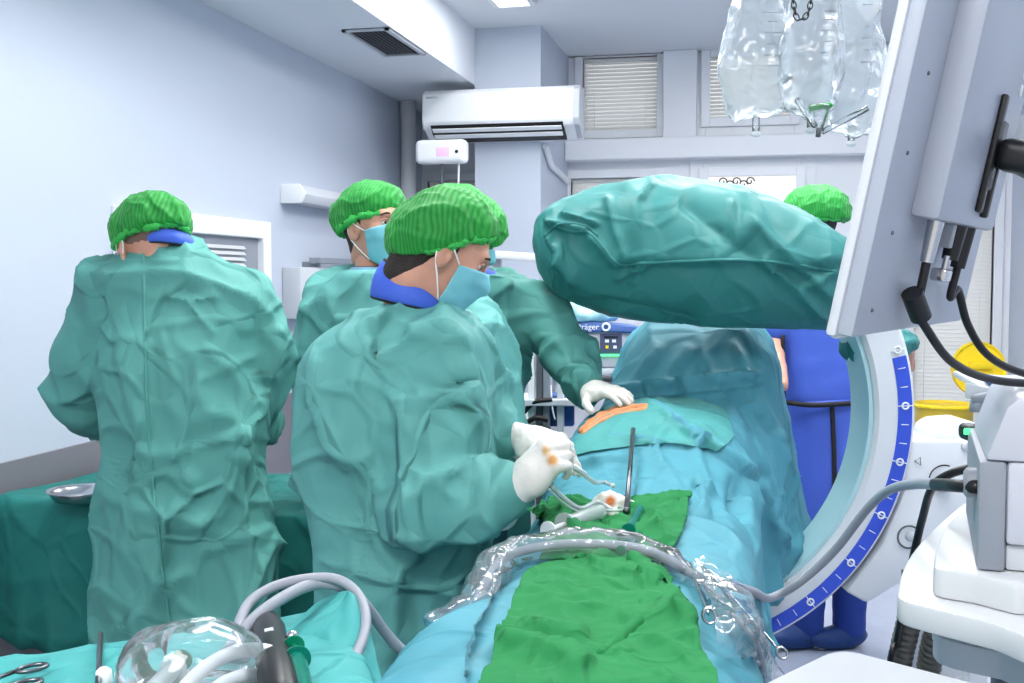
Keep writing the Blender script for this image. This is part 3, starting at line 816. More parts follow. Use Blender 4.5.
def legs_of(root, x, y, u, gap=.11, hip=.75, m='trouser_teal', shoe='shoe_dark', fwd=None, r=.075):
    fwd = nrm(fwd if fwd is not None else -Fh); L = []
    prs = []
    for s in (-1, 1):
        b = A(x, y, 0) + np.asarray(u) * s * gap
        L.append((b + A(0, 0, hip), b + A(0, 0, .08), .07, .04)); prs.append((P_cone(b + A(0, 0, hip), b + A(0, 0, .46), r, r * .8), .03)); prs.append((P_cone(b + A(0, 0, .46), b + A(0, 0, .09), r * .8, .065), .03))
        R = frame(x=fwd, z=A(0, 0, 1))
        V, F = sdf_mesh([(P_ell(b + fwd * .05 + A(0, 0, .045), (.135, .052, .048), R), 0), (P_ell(b + A(0, 0, .07), (.06, .045, .06), R), .03), (P_box(b + fwd * .05 + A(0, 0, -.1), (.5, .5, .2), R, .001), 0.005, 'sub')], .009)
        build('shoe', V, F, shoe, root)
    V, F = sdf_mesh(prs, .016); V = buckle(V, F, .08, 25, .03, .1, .008, 8)
    build('trousers', V, F, m, root)
    return L
def collar(root, c0, a0, b0, c1, a1, b1, R0, R1, m='collar_blue', open_ang=None):
    nu, nv = 56, 8; V = []
    for i in range(nu):
        t = 2 * PI * i / nu
        p = c0 + R0 @ A(a0 * math.cos(t), b0 * math.sin(t), 0); q = c1 + R1 @ A(a1 * math.cos(t), b1 * math.sin(t), 0)
        for j in range(nv):
            s = j / (nv - 1); V.append(p * (1 - s) + q * s + (R0 @ A(math.cos(t), math.sin(t), 0)) * .008 * math.sin(PI * s))
    V = np.array(V); F = grid_faces(nu, nv, True)
    o = build('thyroid_collar', V, F, m, root)
    md = o.modifiers.new('thick', 'SOLIDIFY'); md.thickness = .008; md.offset = 0
    Vg = V.reshape(nu, nv, 3)
    for j in (0, nv - 1): build('piping', *tube(Vg[:, j], .0045, 8, closed=True), 'black_trim', o)
    return o

def hem(o, pts, r=.0042, m=None, name='wrap_edge'):
    """a folded fabric edge lying on o"""
    from mathutils.bvhtree import BVHTree
    org = wpos(o); bv = BVHTree.FromPolygons([v.co + Vector(org) for v in o.data.vertices], [list(p.vertices) for p in o.data.polygons])
    P = []
    for p in spline([A(*q) for q in pts], 10):
        h = bv.ray_cast(Vector(EYE), Vector(nrm(ray(p[0], p[1]))), 9)
        if h[0] is not None: P.append(np.array(h[0]))
    P = np.array(P)
    for _ in range(2): P[1:-1] = (P[:-2] + P[1:-1] * 2 + P[2:]) / 4
    V, F = tube(P, r, 8)
    return build(name, V, F, m or o.data.materials[0], o)
# ---- the surgeon in the foreground, at work over the patient
def surgeon_front():
    d = 2.4
    root = person('masked person in teal gown and blue collar in front, gloved hands holding tubing', at(400, 400, d))
    fwd = nrm(Rv * .86 + Fh * .20 - A(0, 0, 1) * .46); hc = at(443, 253, d - .02)
    M = frame(x=fwd, y=np.cross(A(0, 0, 1) + Rv * .1 + Fh * .06, fwd))
    M = frame(x=M[:, 0], y=M[:, 1])
    tor = rings([(311, 368, 434, .02, .07), (316, 346, 446, .01, .09), (326, 324, 462, 0, .115), (340, 306, 476, 0, .14), (372, 298, 488), (410, 293, 494), (450, 294, 492), (500, 302, 490),
                 (550, 307, 486), (600, 309, 474), (650, 311, 458), (700, 313, 448), (780, 316, 440), (860, 318, 436)], d, .17)
    near = arm((438, 354, 2.30, .086), (424, 430, 2.24, .088), (424, 500, 2.19, .080), (470, 506, 2.17, .066), (506, 494, 2.17, .046))
    far = arm((455, 350, 2.48, .08), (480, 420, 2.50, .065), (503, 440, 2.44, .045))
    pr = [(tor, 0)] + [(p, .045) for p in near] + [(p, .03) for p in far]
    def folds(V, N):
        c = lambda a, b, e, g, amp, w, side=0: crease(V, N, at(a, b, d - .2), at(e, g, d - .2), amp, w, side)
        for a, b, e, g, amp, w in ((335, 305, 470, 345, .012, .02), (440, 310, 452, 380, .014, .02), (375, 330, 385, 500, -.016, .018), (352, 320, 345, 560, .010, .03),
                                   (390, 400, 470, 395, .008, .012), (320, 520, 440, 545, .012, .015), (310, 560, 470, 600, .012, .02), (400, 460, 455, 500, .012, .012),
                                   (330, 430, 370, 520, .010, .015), (340, 590, 420, 683, .010, .02), (395, 470, 425, 540, .014, .014), (455, 470, 490, 520, -.010, .01),
                                   (315, 350, 330, 480, .010, .02), (470, 490, 495, 535, .009, .008)):
            V = crease(V, N, at(a, b, d - .2), at(e, g, d - .2), amp, w)
        return V
    gown(root, pr, .0105, 'gown_green', seed=1.3, folds=folds, growth=.09, amp=.010, scale=5.5)
    x, y = at(385, 400, d)[:2]
    L = legs_of(root, x, y, Fh, fwd=Rv)
    x1 = at(522, 487, 2.16); x2 = at(522, 438, 2.42)
    body(root, hc, M, [tor] + near + far, L, neck=at(403, 325, d))
    cap(root, hc, M, 1.0, .95, Rt=frame(x=nrm(Rv * .96 + Fh * .22 + A(0, 0, .20)), y=np.cross(A(0, 0, 1), Rv * .96 + Fh * .22)), c=at(443, 229, d - .02), lobe=hc + M @ A(-.008, 0, .048))
    hairpart(root, hc, M, -.078)
    eyes(root, hc, M); mask(root, hc, M)
    # blue thyroid collar around the neck
    collar(root, at(410, 304, d), .084, .084, at(416, 280, d), .080, .074, frame(x=nrm(Rv * .97 - A(0, 0, .20)), y=Fh), frame(x=nrm(Rv * .84 - A(0, 0, .54)), y=Fh))
    # gloves
    xd = at(554, 452, 2.13) - x1; R0 = wpos(root)
    gm = strip_mat('stained_glove', rgb(222, 218, 212), [(at(544, 450, 2.12) - R0, .017, rgb(214, 170, 110)), (at(552, 460, 2.11) - R0, .018, rgb(206, 150, 84)), (at(538, 456, 2.12) - R0, .012, rgb(222, 186, 130))])
    glove(root, x1, xd, -Fv * .75 - Rv * .35 + A(0, 0, .5), side=1,
          curl=((1.0, 1.0, .6), (1.05, 1.05, .6), (1.1, 1.1, .6), (1.15, 1.1, .6)), thumb=((.75, .45, -.5), (.9, .05, -.5)), s=1.08, spread=.02, mt=gm)
    xd = at(566, 447, 2.36) - x2
    glove(root, x2, xd, A(0, 0, .9) - Fv * .45, side=-1,
          curl=((.30, .45, .3), (.45, .5, .35), (.6, .7, .4), (.7, .8, .4)), thumb=((.8, .45, -.45), (.95, .0, -.45)), s=1.05, spread=.0, cuff=.10)
    return root
# ---- seen from behind at the left
def surgeon_back():
    d = 2.85
    root = person('person in green gown seen from behind at far left, facing the wall-side instrument table', at(180, 400, d))
    fwd = nrm(Fh * .66 - Rv * .64 - A(0, 0, 1) * .30); hc = at(150, 247, d)
    M = frame(x=fwd, y=np.cross(A(0, 0, 1), fwd))
    tor = rings([(238, 145, 188, .02, .062), (246, 136, 208, .015, .078), (258, 120, 230, .01, .09), (272, 104, 250, .0, .11), (300, 94, 266, 0, .135), (350, 98, 268), (400, 102, 267), (450, 103, 268),
                 (500, 101, 274), (550, 99, 280), (600, 98, 283), (650, 97, 285), (700, 97, 286), (760, 97, 288)], d, .155)
    la = arm((110, 298, 2.86, .074), (86, 355, 2.88, .078), (80, 395, 2.95, .074), (110, 425, 3.1, .055))
    ra = arm((243, 297, 2.86, .074), (262, 350, 2.88, .072), (264, 395, 2.98, .062), (255, 425, 3.15, .05))
    pr = [(tor, 0)] + [(p, .045) for p in la + ra]
    def folds(V, N):
        V = crease(V, N, at(143, 232, d - .17), at(150, 450, d - .17), .012, .03, 1)
        V = crease(V, N, at(150, 450, d - .17), at(178, 690, d - .17), .012, .03, 1)
        for a, b, e, g, amp, w in ((165, 297, 190, 300, .010, .012), (190, 300, 220, 296, .010, .012), (185, 300, 215, 335, .008, .01), (160, 330, 175, 385, .008, .012),
                                   (95, 320, 112, 345, .014, .016), (95, 300, 120, 400, -.012, .02), (255, 300, 262, 400, -.010, .018), (110, 465, 200, 480, .010, .014),
                                   (150, 462, 270, 425, .010, .012), (240, 450, 278, 520, .012, .016), (200, 555, 278, 525, .010, .01), (110, 640, 190, 570, .012, .014),
                                   (105, 500, 140, 640, .008, .02), (250, 435, 272, 440, .010, .008), (200, 380, 268, 350, .008, .01), (170, 500, 230, 540, .007, .02)):
            V = crease(V, N, at(a, b, d - .17), at(e, g, d - .17), amp, w)
        return V
    g_ = gown(root, pr, .0105, 'gown_dark', seed=5.3, folds=folds, growth=.06, amp=.008, scale=5)
    hem(g_, [(143, 243), (144, 300), (146, 380), (150, 450), (158, 530), (168, 610), (180, 690)])
    x, y = at(190, 400, d)[:2]
    L = legs_of(root, x, y, Rv, fwd=Fh)
    lh, rh = at(118, 432, 3.15), at(252, 432, 3.2)
    body(root, hc, M, [tor] + la + ra, L, neck=at(172, 270, d))
    cap(root, hc, M, 4.0, .95, tilt=.04)
    build('hair', *sphere(hc + M @ A(-.014, 0, .038), (.1005, .079, .090), M), 'stubble', root)
    eyes(root, hc, M); mask(root, hc, M)
    glove(root, lh, Fh, A(0, 0, 1), side=-1, h=.005); glove(root, rh, Fh, A(0, 0, 1), side=1, h=.005)
    V, F = lathe([(.062, 0), (.075, .004), (.082, .012)], at(158, 247, d - .01), A(0, 0, 1), 32)
    o = collar(root, at(167, 252, d), .074, .086, at(167, 236, d - .0), .056, .078, frame(x=Rv, z=nrm(A(0, 0, 1) + Fh * .3)), frame(x=Rv, z=nrm(A(0, 0, 1) + Fh * .2)), 'collar_blue')
    return root
# ---- looking right, between the two
def surgeon_middle():
    d = 3.25
    root = person('masked person in teal gown looking right, between the two nearer surgeons', at(350, 400, d))
    fwd = nrm(Rv * .72 - Fh * .68 + A(0, 0, 1) * .04); hc = at(376, 226, d)
    M = frame(x=fwd, y=np.cross(A(0, 0, 1) - Rv * .05, fwd)); M = frame(x=M[:, 0], y=M[:, 1])
    tor = rings([(274, 350, 394), (280, 335, 402), (290, 322, 412), (310, 312, 422), (350, 306, 430), (400, 303, 436), (500, 300, 440), (600, 300, 440), (700, 300, 440), (800, 300, 440)], d, .14)
    la = arm((326, 300, 3.25, .064), (314, 350, 3.25, .06), (312, 410, 3.24, .055), (340, 440, 3.1, .045))
    ra = arm((420, 298, 3.22, .075), (462, 318, 3.08, .075), (482, 350, 2.95, .068), (492, 400, 2.90, .055), (500, 425, 2.88, .042))
    gown(root, [(tor, 0)] + [(p, .04) for p in la + ra], .012, 'gown_green', seed=8.3, growth=.07, amp=.012)
    x, y = at(365, 400, d)[:2]
    L = legs_of(root, x, y, Fh, fwd=Rv, gap=.1)
    body(root, hc, M, [tor] + la + ra, L, neck=at(372, 300, d))
    cap(root, hc, M, 7.0, 1.0, tilt=-.26, back=.004)
    hairpart(root, hc, M, -.06); eyes(root, hc, M); mask(root, hc, M)
    glove(root, at(503, 432, 2.86), Rv * .6 - A(0, 0, .8) + Fh * .2, Rv, side=1, h=.005)
    glove(root, at(348, 444, 3.07), Rv * .8 - A(0, 0, .4) - Fh * .2, A(0, 0, 1), side=-1, h=.005)
    collar(root, at(372, 276, d), .066, .066, at(374, 268, d), .060, .060, frame(x=Rv, z=A(0, 0, 1)), frame(x=Rv, z=A(0, 0, 1)), 'scrub_blue')
    return root
# ---- head hidden behind the foreground surgeon's, hand resting on the drape
def surgeon_hidden():
    d = 3.4
    root = person('gowned person mostly hidden behind the front surgeon, one gloved hand resting on the drape', at(500, 400, d))
    fwd = nrm(Rv * .80 - Fh * .1 - A(0, 0, 1) * .45); hc = at(463, 234, d)
    M = frame(x=fwd, y=np.cross(A(0, 0, 1), fwd))
    tor = rings([(272, 462, 500), (276, 452, 520), (284, 445, 536), (300, 442, 545), (330, 444, 535), (370, 446, 527), (420, 448, 527), (500, 446, 530), (600, 446, 530), (700, 446, 530), (800, 446, 530)], d, .14)
    ra = arm((528, 297, 3.36, .066), (548, 325, 3.32, .066), (566, 358, 3.26, .058), (582, 384, 3.18, .042))
    gown(root, [(tor, 0)] + [(p, .04) for p in ra], .012, 'gown_dark', seed=12.3, growth=.09, amp=.014, scale=6)
    x, y = at(488, 400, d)[:2]
    L = legs_of(root, x, y, Fh, fwd=Rv, gap=.1)
    body(root, hc, M, [tor] + ra, L, neck=at(480, 300, d))
    cap(root, hc, M, 11.0, 1.04, tilt=.05)
    hairpart(root, hc, M, -.06); eyes(root, hc, M); mask(root, hc, M)
    o = at(588, 389, 3.15)
    glove(root, o, at(622, 393, 3.06) - o, A(0, 0, 1) - Fv * .2, side=-1, curl=((.15, .3, .2),) * 4, spread=.08, thumb=((.6, .7, -.4), (.8, .4, -.4)), cuff=.05)
    collar(root, at(470, 276, d), .080, .075, at(474, 264, d), .066, .064, frame(x=nrm(Rv + A(0, 0, -.3)), y=Fh), frame(x=nrm(Rv + A(0, 0, -.4)), y=Fh))
    return root
# ---- lead apron, behind the C-arm
def radiographer():
    d = 4.45
    root = person('person in a bright blue lead apron and green cap standing behind the white imaging arc', at(828, 400, d))
    fwd = nrm(Fh * .35 + Rv * .86 + A(0, 0, .05)); hc = at(813, 222, d)
    fwd = nrm(-Fh * .15 + Rv * .95)
    M = frame(x=-fwd * .3 + Fh * .9, y=np.cross(A(0, 0, 1), -fwd * .3 + Fh * .9))
    tor = rings([(262, 802, 830), (270, 782, 862), (285, 776, 884), (320, 777, 890), (370, 778, 888), (400, 778, 880), (450, 782, 884), (500, 784, 884), (540, 785, 880)], d, .13)
    la = arm((790, 295, d - .02, .055), (776, 350, d - .05, .050), (785, 390, d - .2, .04))
    ra = arm((876, 295, d, .055), (892, 335, d - .05, .050), (905, 368, d - .16, .035))
    x, y = at(832, 400, d)[:2]
    L = legs_of(root, x, y, Rv, gap=.085, m='trouser_blue', shoe='shoe_cover', fwd=nrm(-Fh * .3 - Rv), r=.095)
    body(root, hc, M, [tor], L, neck=at(818, 285, d), hands=[(at(775, 338, d - .05), at(776, 352, d - .08), .036, .034), (at(776, 352, d - .08), at(782, 385, d - .25), .036, .03),
                                       (at(890, 330, d - .02), at(905, 366, d - .15), .04, .036), (at(905, 366, d - .15), at(908, 350, d - .24), .036, .03)])
    cap(root, hc, M, 15.0, 1.22, tilt=.0, dz=.045)
    hairpart(root, hc, M, -.07); eyes(root, hc, M); mask(root, hc, M)
    sl = [(tor, 0)] + [(P_cone(at(788, 290, d), at(777, 330, d - .04), .058, .058), .03), (P_cone(at(878, 290, d), at(889, 325, d - .02), .058, .058), .03)]
    V, F = sdf_mesh([(rings([(262, 802, 830), (270, 780, 864), (285, 775, 886), (320, 776, 892), (370, 777, 890), (398, 777, 882), (402, 777, 882)], d, .14), 0)] + sl[1:], .013)
    V = buckle(V, F, .05, 25, .03, .1, .006, 5); build('apron_vest', V, F, 'apron_blue', root)
    V, F = sdf_mesh([(rings([(396, 781, 884), (450, 782, 886), (500, 784, 888), (560, 786, 888), (566, 786, 888)], d, .15), 0)], .013)
    V = buckle(V, F, .06, 30, .03, .1, .010, 5, st=(1.3, 1.3, .3)); sk = build('apron_skirt', V, F, 'apron_blue', root)
    f = d - .155
    build('edge_trim', *tube(spline([at(832, 402, f), at(834, 450, f - .005), at(835, 500, f - .005), at(836, 560, f)], 6), .009, 8), 'black_trim', sk)
    build('belt', *tube(spline([at(783, 402, f + .01), at(810, 405, f - .005), at(840, 404, f - .01), at(868, 402, f)], 6), .010, 8), 'black_trim', sk)
    build('edge_trim', *tube(spline([at(783, 335, f + .05), at(783, 370, f + .05), at(784, 400, f + .05)], 6), .008, 8), 'black_trim', root)
    return root
# ================================================================== patient, drapes, towels
from mathutils.bvhtree import BVHTree
cloth('drape_cyan', rgb(86, 158, 174), rough=.6, crumple=.45, cscale=3.2, translucent=.08)
cloth('drape_teal', rgb(82, 160, 158), rough=.6, crumple=.35, cscale=3.5, translucent=.06)
cloth('drape_deep', rgb(36, 122, 116), rough=.6, crumple=.4, cscale=3.5, translucent=.05)
cloth('drape_aqua', rgb(76, 170, 168), rough=.6, crumple=.45, cscale=5, translucent=.08)
cloth('towel_green', rgb(50, 134, 80), rough=.85, crumple=.35, cscale=6, translucent=.05, spec=.15)
cloth('bag_teal', rgb(52, 126, 124), rough=.5, crumple=.35, cscale=3.4, translucent=.08, spec=.4)
film('clear_film', .10); film('clear_bag', .30, bump=.9, bscale=8); film('clear_sleeve', .12, bump=.6, bscale=16)
mat('iodine_skin', rgb(214, 140, 92), rough=.35, var=.08, vscale=20)
mat('gauze', rgb(240, 238, 230), rough=.9, bump=.5, bscale=200)
mat('hose_grey', rgb(150, 154, 164), rough=.4)
mat('hose_white', rgb(206, 206, 208), rough=.4)
mat('cable_black', rgb(20, 20, 24), rough=.4)
mat('syringe_clear', rgb(225, 232, 234), rough=.12, trans=.6, ior=1.3)
mat('syringe_green', rgb(16, 130, 110), rough=.2, trans=.3, ior=1.3)
mat('green_fluid', rgb(6, 116, 84), rough=.25)

XC = -.25
PY = [.6, 1.4, 1.96, 2.4, 2.70, 2.92, 3.08, 3.22, 3.34, 3.46, 3.58, 3.72, 3.95, 4.3]
PZ = [1.0, 1.0, 1.0, 1.01, 1.055, 1.150, 1.165, 1.13, 1.16, 1.30, 1.385, 1.39, 1.36, 1.20]
PXc = [-.25, -.25, -.25, -.25, -.26, -.27, -.28, -.26, -.23, -.20, -.18, -.18, -.2, -.2]
PW = [.27, .27, .26, .26, .26, .26, .26, .26, .26, .24, .22, .22, .25, .25]
_fy = np.linspace(.6, 4.3, 300)
def _s(v):
    y = np.interp(_fy, PY, v); k = np.ones(13) / 13; return np.convolve(np.pad(y, 6, mode='edge'), k, 'valid')
_z, _xc, _w = _s(PZ), _s(PXc), _s(PW)
def drape_f(P):
    x, y, z = P[..., 0], P[..., 1], P[..., 2]
    zt = np.interp(y, _fy, _z); xc = np.interp(y, _fy, _xc); w = np.interp(y, _fy, _w)
    u = (x - xc) / w
    dome = np.interp(y, [.6, 2.2, 2.7, 3.0, 3.3, 3.6], [.02, .03, .07, .10, .06, .03])
    top = zt - dome * np.clip(u * u, 0, 1.8)
    low = np.clip(top - z, 0, 1)
    W = w + np.interp(y, [.6, 2.4, 3.0, 3.6, 4.3], [.06, .02, .06, .17, .2]) * np.clip(low, 0, .8) ** .9
    a = (z - top) * .9; b = np.abs(x - xc) - W; k = .10
    h = np.clip(k - np.abs(a - b), 0, None) / k
    d = np.maximum(a, b) + h * h * k * .25
    zb = np.interp(y, [.6, 2.3, 2.7, 3.3], [.35, .40, .52, .60])
    return np.maximum(d * .8, np.maximum(np.maximum(zb - z, .72 - y), y - 3.98))
V, F = sdf_mesh([((drape_f, A(-1.05, .7, .34), A(.6, 4.0, 1.45)), 0)], .0108)
pd = V.copy()
E, _ = edges_of(F, len(V)); V = smooth_mesh(V, E, 2)
N = normals(V, F)
def onlow(V): return np.clip((np.interp(V[:, 1], _fy, _z) - .05 - V[:, 2]) / .25, 0, 1)
lowm = onlow(V)
far = np.clip((V[:, 1] - 2.2) / .6, 0, 1)
# hanging pleats on the sides, radiating folds on the tent
a = nz(V, 5.5, 3.0, (.3, 1, .10)); b = nz(V, 3.2, 9.0, (.6, 1, .35))
farx = far * np.clip((3.55 - V[:, 1]) / .3, .25, 1)
V = V + N * (lowm * (.8 * farx + .35) * .05 * (.6 - 3.0 * np.abs(a)) * .8 + lowm * farx * .03 * (b * 2))[:, None]
V = buckle(V, F, .07, 40, .03, .03, .007, 4.5, seed=21, st=(1, 1, .5), crisp=.016, cs=3.2, pre=0, weight=.45 + .55 * np.clip(lowm + .4 * far, 0, 1))
def pc(V, a, b, da, e, g, dg, amp, w, side=0):
    N = normals(V, F); V = crease(V, N, at(a, b, da), at(e, g, dg), amp * 1.6, w * .9, side); return crease(V, N, at(a + 9, b + 5, da), at(e + 9, g + 5, dg), -amp * .8, w, side)
for q in ((520, 470, 2.6, 640, 455, 2.6, .010, .006), (650, 440, 2.8, 700, 520, 2.3, .012, .012), (690, 430, 2.9, 740, 600, 2.2, .022, .018), (640, 400, 3.0, 760, 480, 2.9, .022, .018),
          (700, 350, 3.5, 770, 480, 3.3, .012, .02), (735, 345, 3.5, 795, 470, 3.3, .014, .018), (660, 345, 3.5, 625, 395, 3.35, .012, .018), (690, 345, 3.5, 655, 395, 3.35, .010, .015),
          (600, 392, 3.2, 760, 375, 3.3, .022, .012), (700, 480, 2.7, 715, 640, 2.0, .022, .022), (735, 480, 2.8, 745, 640, 2.2, -.025, .018), (760, 480, 3.0, 790, 560, 2.9, .025, .02),
          (775, 430, 3.1, 800, 500, 3.1, .02, .02), (540, 470, 2.6, 500, 560, 2.3, .014, .015), (600, 435, 2.8, 690, 445, 2.8, .008, .006)):
    V = pc(V, *q)
patient_drape = build('patient_drape', V, F, 'drape_cyan')
tag(patient_drape, 'large pale blue-green surgical drape covering the patient, raised into a tent behind the belly', 'surgical drape')
BV = BVHTree.FromPolygons([Vector(v) for v in V], [list(f) for f in F])
def drop(px, py, off=.006, dmax=4):
    r = nrm(ray(px, py)); h = BV.ray_cast(Vector(EYE), Vector(r), 8)
    if h[0] is None: return at(px, py, 2.0)
    n = np.array(h[1]); 
    if n @ r > 0: n = -n
    return np.array(h[0]) + n * off
def rest_z(x, y):
    h = BV.ray_cast(Vector((x, y, 2)), Vector((0, 0, -1)), 3); return h[0].z if h[0] else 1.0
def sheet(name, rows, m, nu=60, nv=60, off=.008, amp=.008, scale=8, growth=.08, seed=1., post=None, thick=.003, crisp=.011, parent=None):
    rows = [spline([A(p[0], p[1], p[2] if len(p) > 2 else 0) for p in r], 12) for r in rows]
    rows = [np.stack([np.interp(np.linspace(0, 1, nu), np.linspace(0, 1, len(r)), r[:, c]) for c in range(3)], 1) for r in rows]
    G = np.array([spline([r[i] for r in rows], 12) for i in range(nu)])
    G = np.stack([[np.interp(np.linspace(0, 1, nv), np.linspace(0, 1, G.shape[1]), G[i, :, c]) for i in range(nu)] for c in range(3)], -1)
    V = np.array([[drop(G[i, j, 0], G[i, j, 1], off + G[i, j, 2]) for j in range(nv)] for i in range(nu)])
    for _ in range(4):
        W = V.copy(); W[1:-1, 1:-1] = (V[:-2, 1:-1] + V[2:, 1:-1] + V[1:-1, :-2] + V[1:-1, 2:]) / 4; V = W
    V = V.reshape(-1, 3); F = grid_faces(nu, nv)
    N = normals(V, F)
    if (N @ ray(600, 600)).mean() > 0: F = F[:, ::-1]
    lift = V.copy(); V = buckle(V, F, growth, 30, .03, .04, amp, scale, seed=seed, crisp=crisp, cs=8, cst=(1, 1, 1), pre=0)
    # never below the surface it lies on
    N = normals(lift, F); dd = ((V - lift) * N).sum(1); V = V + N * np.clip(-dd - off * .4, 0, None)[:, None]
    if post: V = post(V, normals(V, F))
    o = build(name, V, F, m, parent)
    md = o.modifiers.new('thick', 'SOLIDIFY'); md.thickness = thick; md.offset = 0
    return o
o = sheet('fenestrated_drape', [[(564, 459), (600, 452), (640, 446), (676, 444), (718, 452)], [(582, 434), (615, 420), (655, 415), (700, 418), (733, 436)], [(600, 411), (620, 403), (655, 399), (690, 399), (724, 410)]], 'drape_teal', 60, 40, off=.005, amp=.002, growth=.02, crisp=.003, thick=.001)
tag(o, 'darker teal drape lying over the belly around the orange strip of skin', 'surgical drape')
def postB(V, N):
    for a, b, e, g, amp, w in ((640, 575, 690, 625, .02, .010), (520, 630, 585, 640, .012, .012), (500, 640, 590, 668, .012, .01)):
        V = crease(V, N, drop(a, b), drop(e, g), amp * 1.1, w)
    return V
o = sheet('surgical_towel', [[(528, 574), (560, 566), (600, 566), (640, 566, .012), (664, 588)], [(514, 610), (560, 610), (610, 615), (650, 615, .012), (690, 636)],
                             [(497, 650), (550, 655), (610, 660), (665, 665), (702, 672)], [(480, 700), (550, 705), (610, 710), (670, 712), (716, 712)], [(468, 760), (540, 765), (610, 770), (670, 770), (730, 760)]],
          'towel_green', 90, 100, off=.012, amp=.012, scale=7, growth=.10, seed=4., post=postB, thick=.004)
tag(o, 'bright green cloth towel in the foreground with a twisted fold, nearest the camera', 'towel', 'green towels on the patient drape')
tw = [(632, 570, .008), (642, 582, .010), (648, 598, .012), (646, 616, .012), (636, 634, .010), (618, 650, .008), (598, 662, .005)]
P_ = [drop(a, b, .012) for a, b, r in tw]; pr = [(P_cone(P_[i], P_[i + 1], tw[i][2], tw[i + 1][2]), .012) for i in range(len(tw) - 1)]
pr += [(P_cone(drop(640, 575, .010), drop(662, 596, .010), .010, .011), .01), (P_cone(drop(662, 596, .010), drop(668, 622, .008), .011, .008), .01), (P_cone(drop(668, 622, .008), drop(650, 652, .006), .008, .005), .01), (P_cone(drop(636, 574, .014), drop(672, 606, .012), .009, .009), .01), (P_cone(drop(672, 606, .012), drop(694, 628, .008), .010, .006), .01), (P_cone(drop(648, 582, .02), drop(632, 572, .024), .010, .013), .008)]
V, F = sdf_mesh(pr, .005); V = buckle(V, F, .08, 20, .03, .06, .003, 16, seed=14, crisp=.003, cs=14, cst=(1, 1, 1)); build('twisted_fold', V, F, 'towel_green', o)
def postA(V, N):
    for a, b, e, g, amp, w in ((550, 520, 640, 545, .010, .01), (650, 510, 670, 548, .010, .008), (620, 506, 660, 520, .010, .01), (560, 508, 585, 545, .012, .008), (600, 520, 640, 550, -.010, .008)):
        V = crease(V, N, drop(a, b), drop(e, g), amp * 1.1, w)
    return V
o = sheet('surgical_towel', [[(526, 508), (560, 503), (600, 508), (645, 504), (690, 496)], [(545, 524), (580, 524), (610, 526), (650, 526), (686, 520)], [(548, 545), (580, 548), (610, 550), (645, 550), (676, 548)], [(540, 562), (580, 564), (610, 566), (645, 566), (668, 562)]],
          'towel_green', 80, 50, off=.010, amp=.010, scale=10, growth=.12, seed=9., post=postA, thick=.004)
tag(o, 'rumpled dark green towel under the syringes, beyond the clear plastic sleeve', 'towel', 'green towels on the patient drape')

# ---- the patient, lying under the drape; a strip of painted skin shows in its opening
strip = [drop(a, b, .004) for a, b in ((582, 432), (590, 424), (601, 417), (615, 411), (631, 408), (647, 407))]
strip2 = [drop(a, b, .004) for a, b in ((583, 433), (591, 426), (602, 419.3), (616, 413.2), (631, 410.2), (646, 409.2))]
strip3 = [drop(a, b, .004) for a, b in ((584, 435), (592, 428.5), (604, 422), (617, 416), (632, 413), (645, 411.5))]
zt = .80
root = empty('person', (XC, 2.6, .78), 'patient lying under the drape, only a strip of orange painted skin showing', 'person')
L = [(P_ell((XC, 3.0, .93), (.17, .30, .14)), 0), (P_ell((XC, 3.35, .93), (.19, .22, .12)), .06), (P_ell((XC, 2.65, .91), (.18, .2, .11)), .06),
     (P_cone((XC, 3.5, .93), (XC, 3.64, .94), .05, .05), .04), (P_ell((XC, 3.74, .96), (.075, .10, .095)), .03)]
for s in (-1, 1):
    L += [(P_cone((XC + s * .09, 2.6, .90), (XC + s * .11, 2.1, .88), .085, .06), .04), (P_cone((XC + s * .11, 2.1, .88), (XC + s * .10, 1.65, .86), .055, .04), .03), (P_cone((XC + s * .10, 1.65, .86), (XC + s * .12, 1.60, .93), .035, .03), .03),
          (P_cone((XC + s * .15, 3.4, .93), (XC + s * .19, 3.1, .88), .05, .042), .03), (P_cone((XC + s * .19, 3.1, .88), (XC + s * .17, 2.85, .87), .04, .03), .03)]
b0 = A(XC, 3.0, .98)
for S_ in (strip, strip2, strip3):
    for i in range(5): L.append((P_cone(S_[i], S_[i + 1], .0085, .0085), .010))
for p in strip[::2]: L.append((P_cone(b0, p, .03, .008), .01))
V, F = sdf_mesh(L, .0075)
build('body', V, F, 'iodine_skin', root)
# ---- operating table under the drape
root = empty('operating_table', (XC, 2.6, 0), 'operating table hidden under the patient drape, its pedestal below', 'operating table')
build('mattress', *boxx(XC - .24, XC + .24, 1.5, 3.9, .74, .80, .02), 'black_plastic', root)
build('table_top', *boxx(XC - .26, XC + .26, 1.5, 3.9, .70, .74, .01), 'steel', root)
build('pedestal', *join(boxx(XC - .14, XC + .14, 2.5, 2.9, .12, .70, .03)), 'grey_plastic', root)
build('base', *boxx(XC - .28, XC + .28, 2.1, 3.3, 0, .12, .03), 'grey_plastic', root)

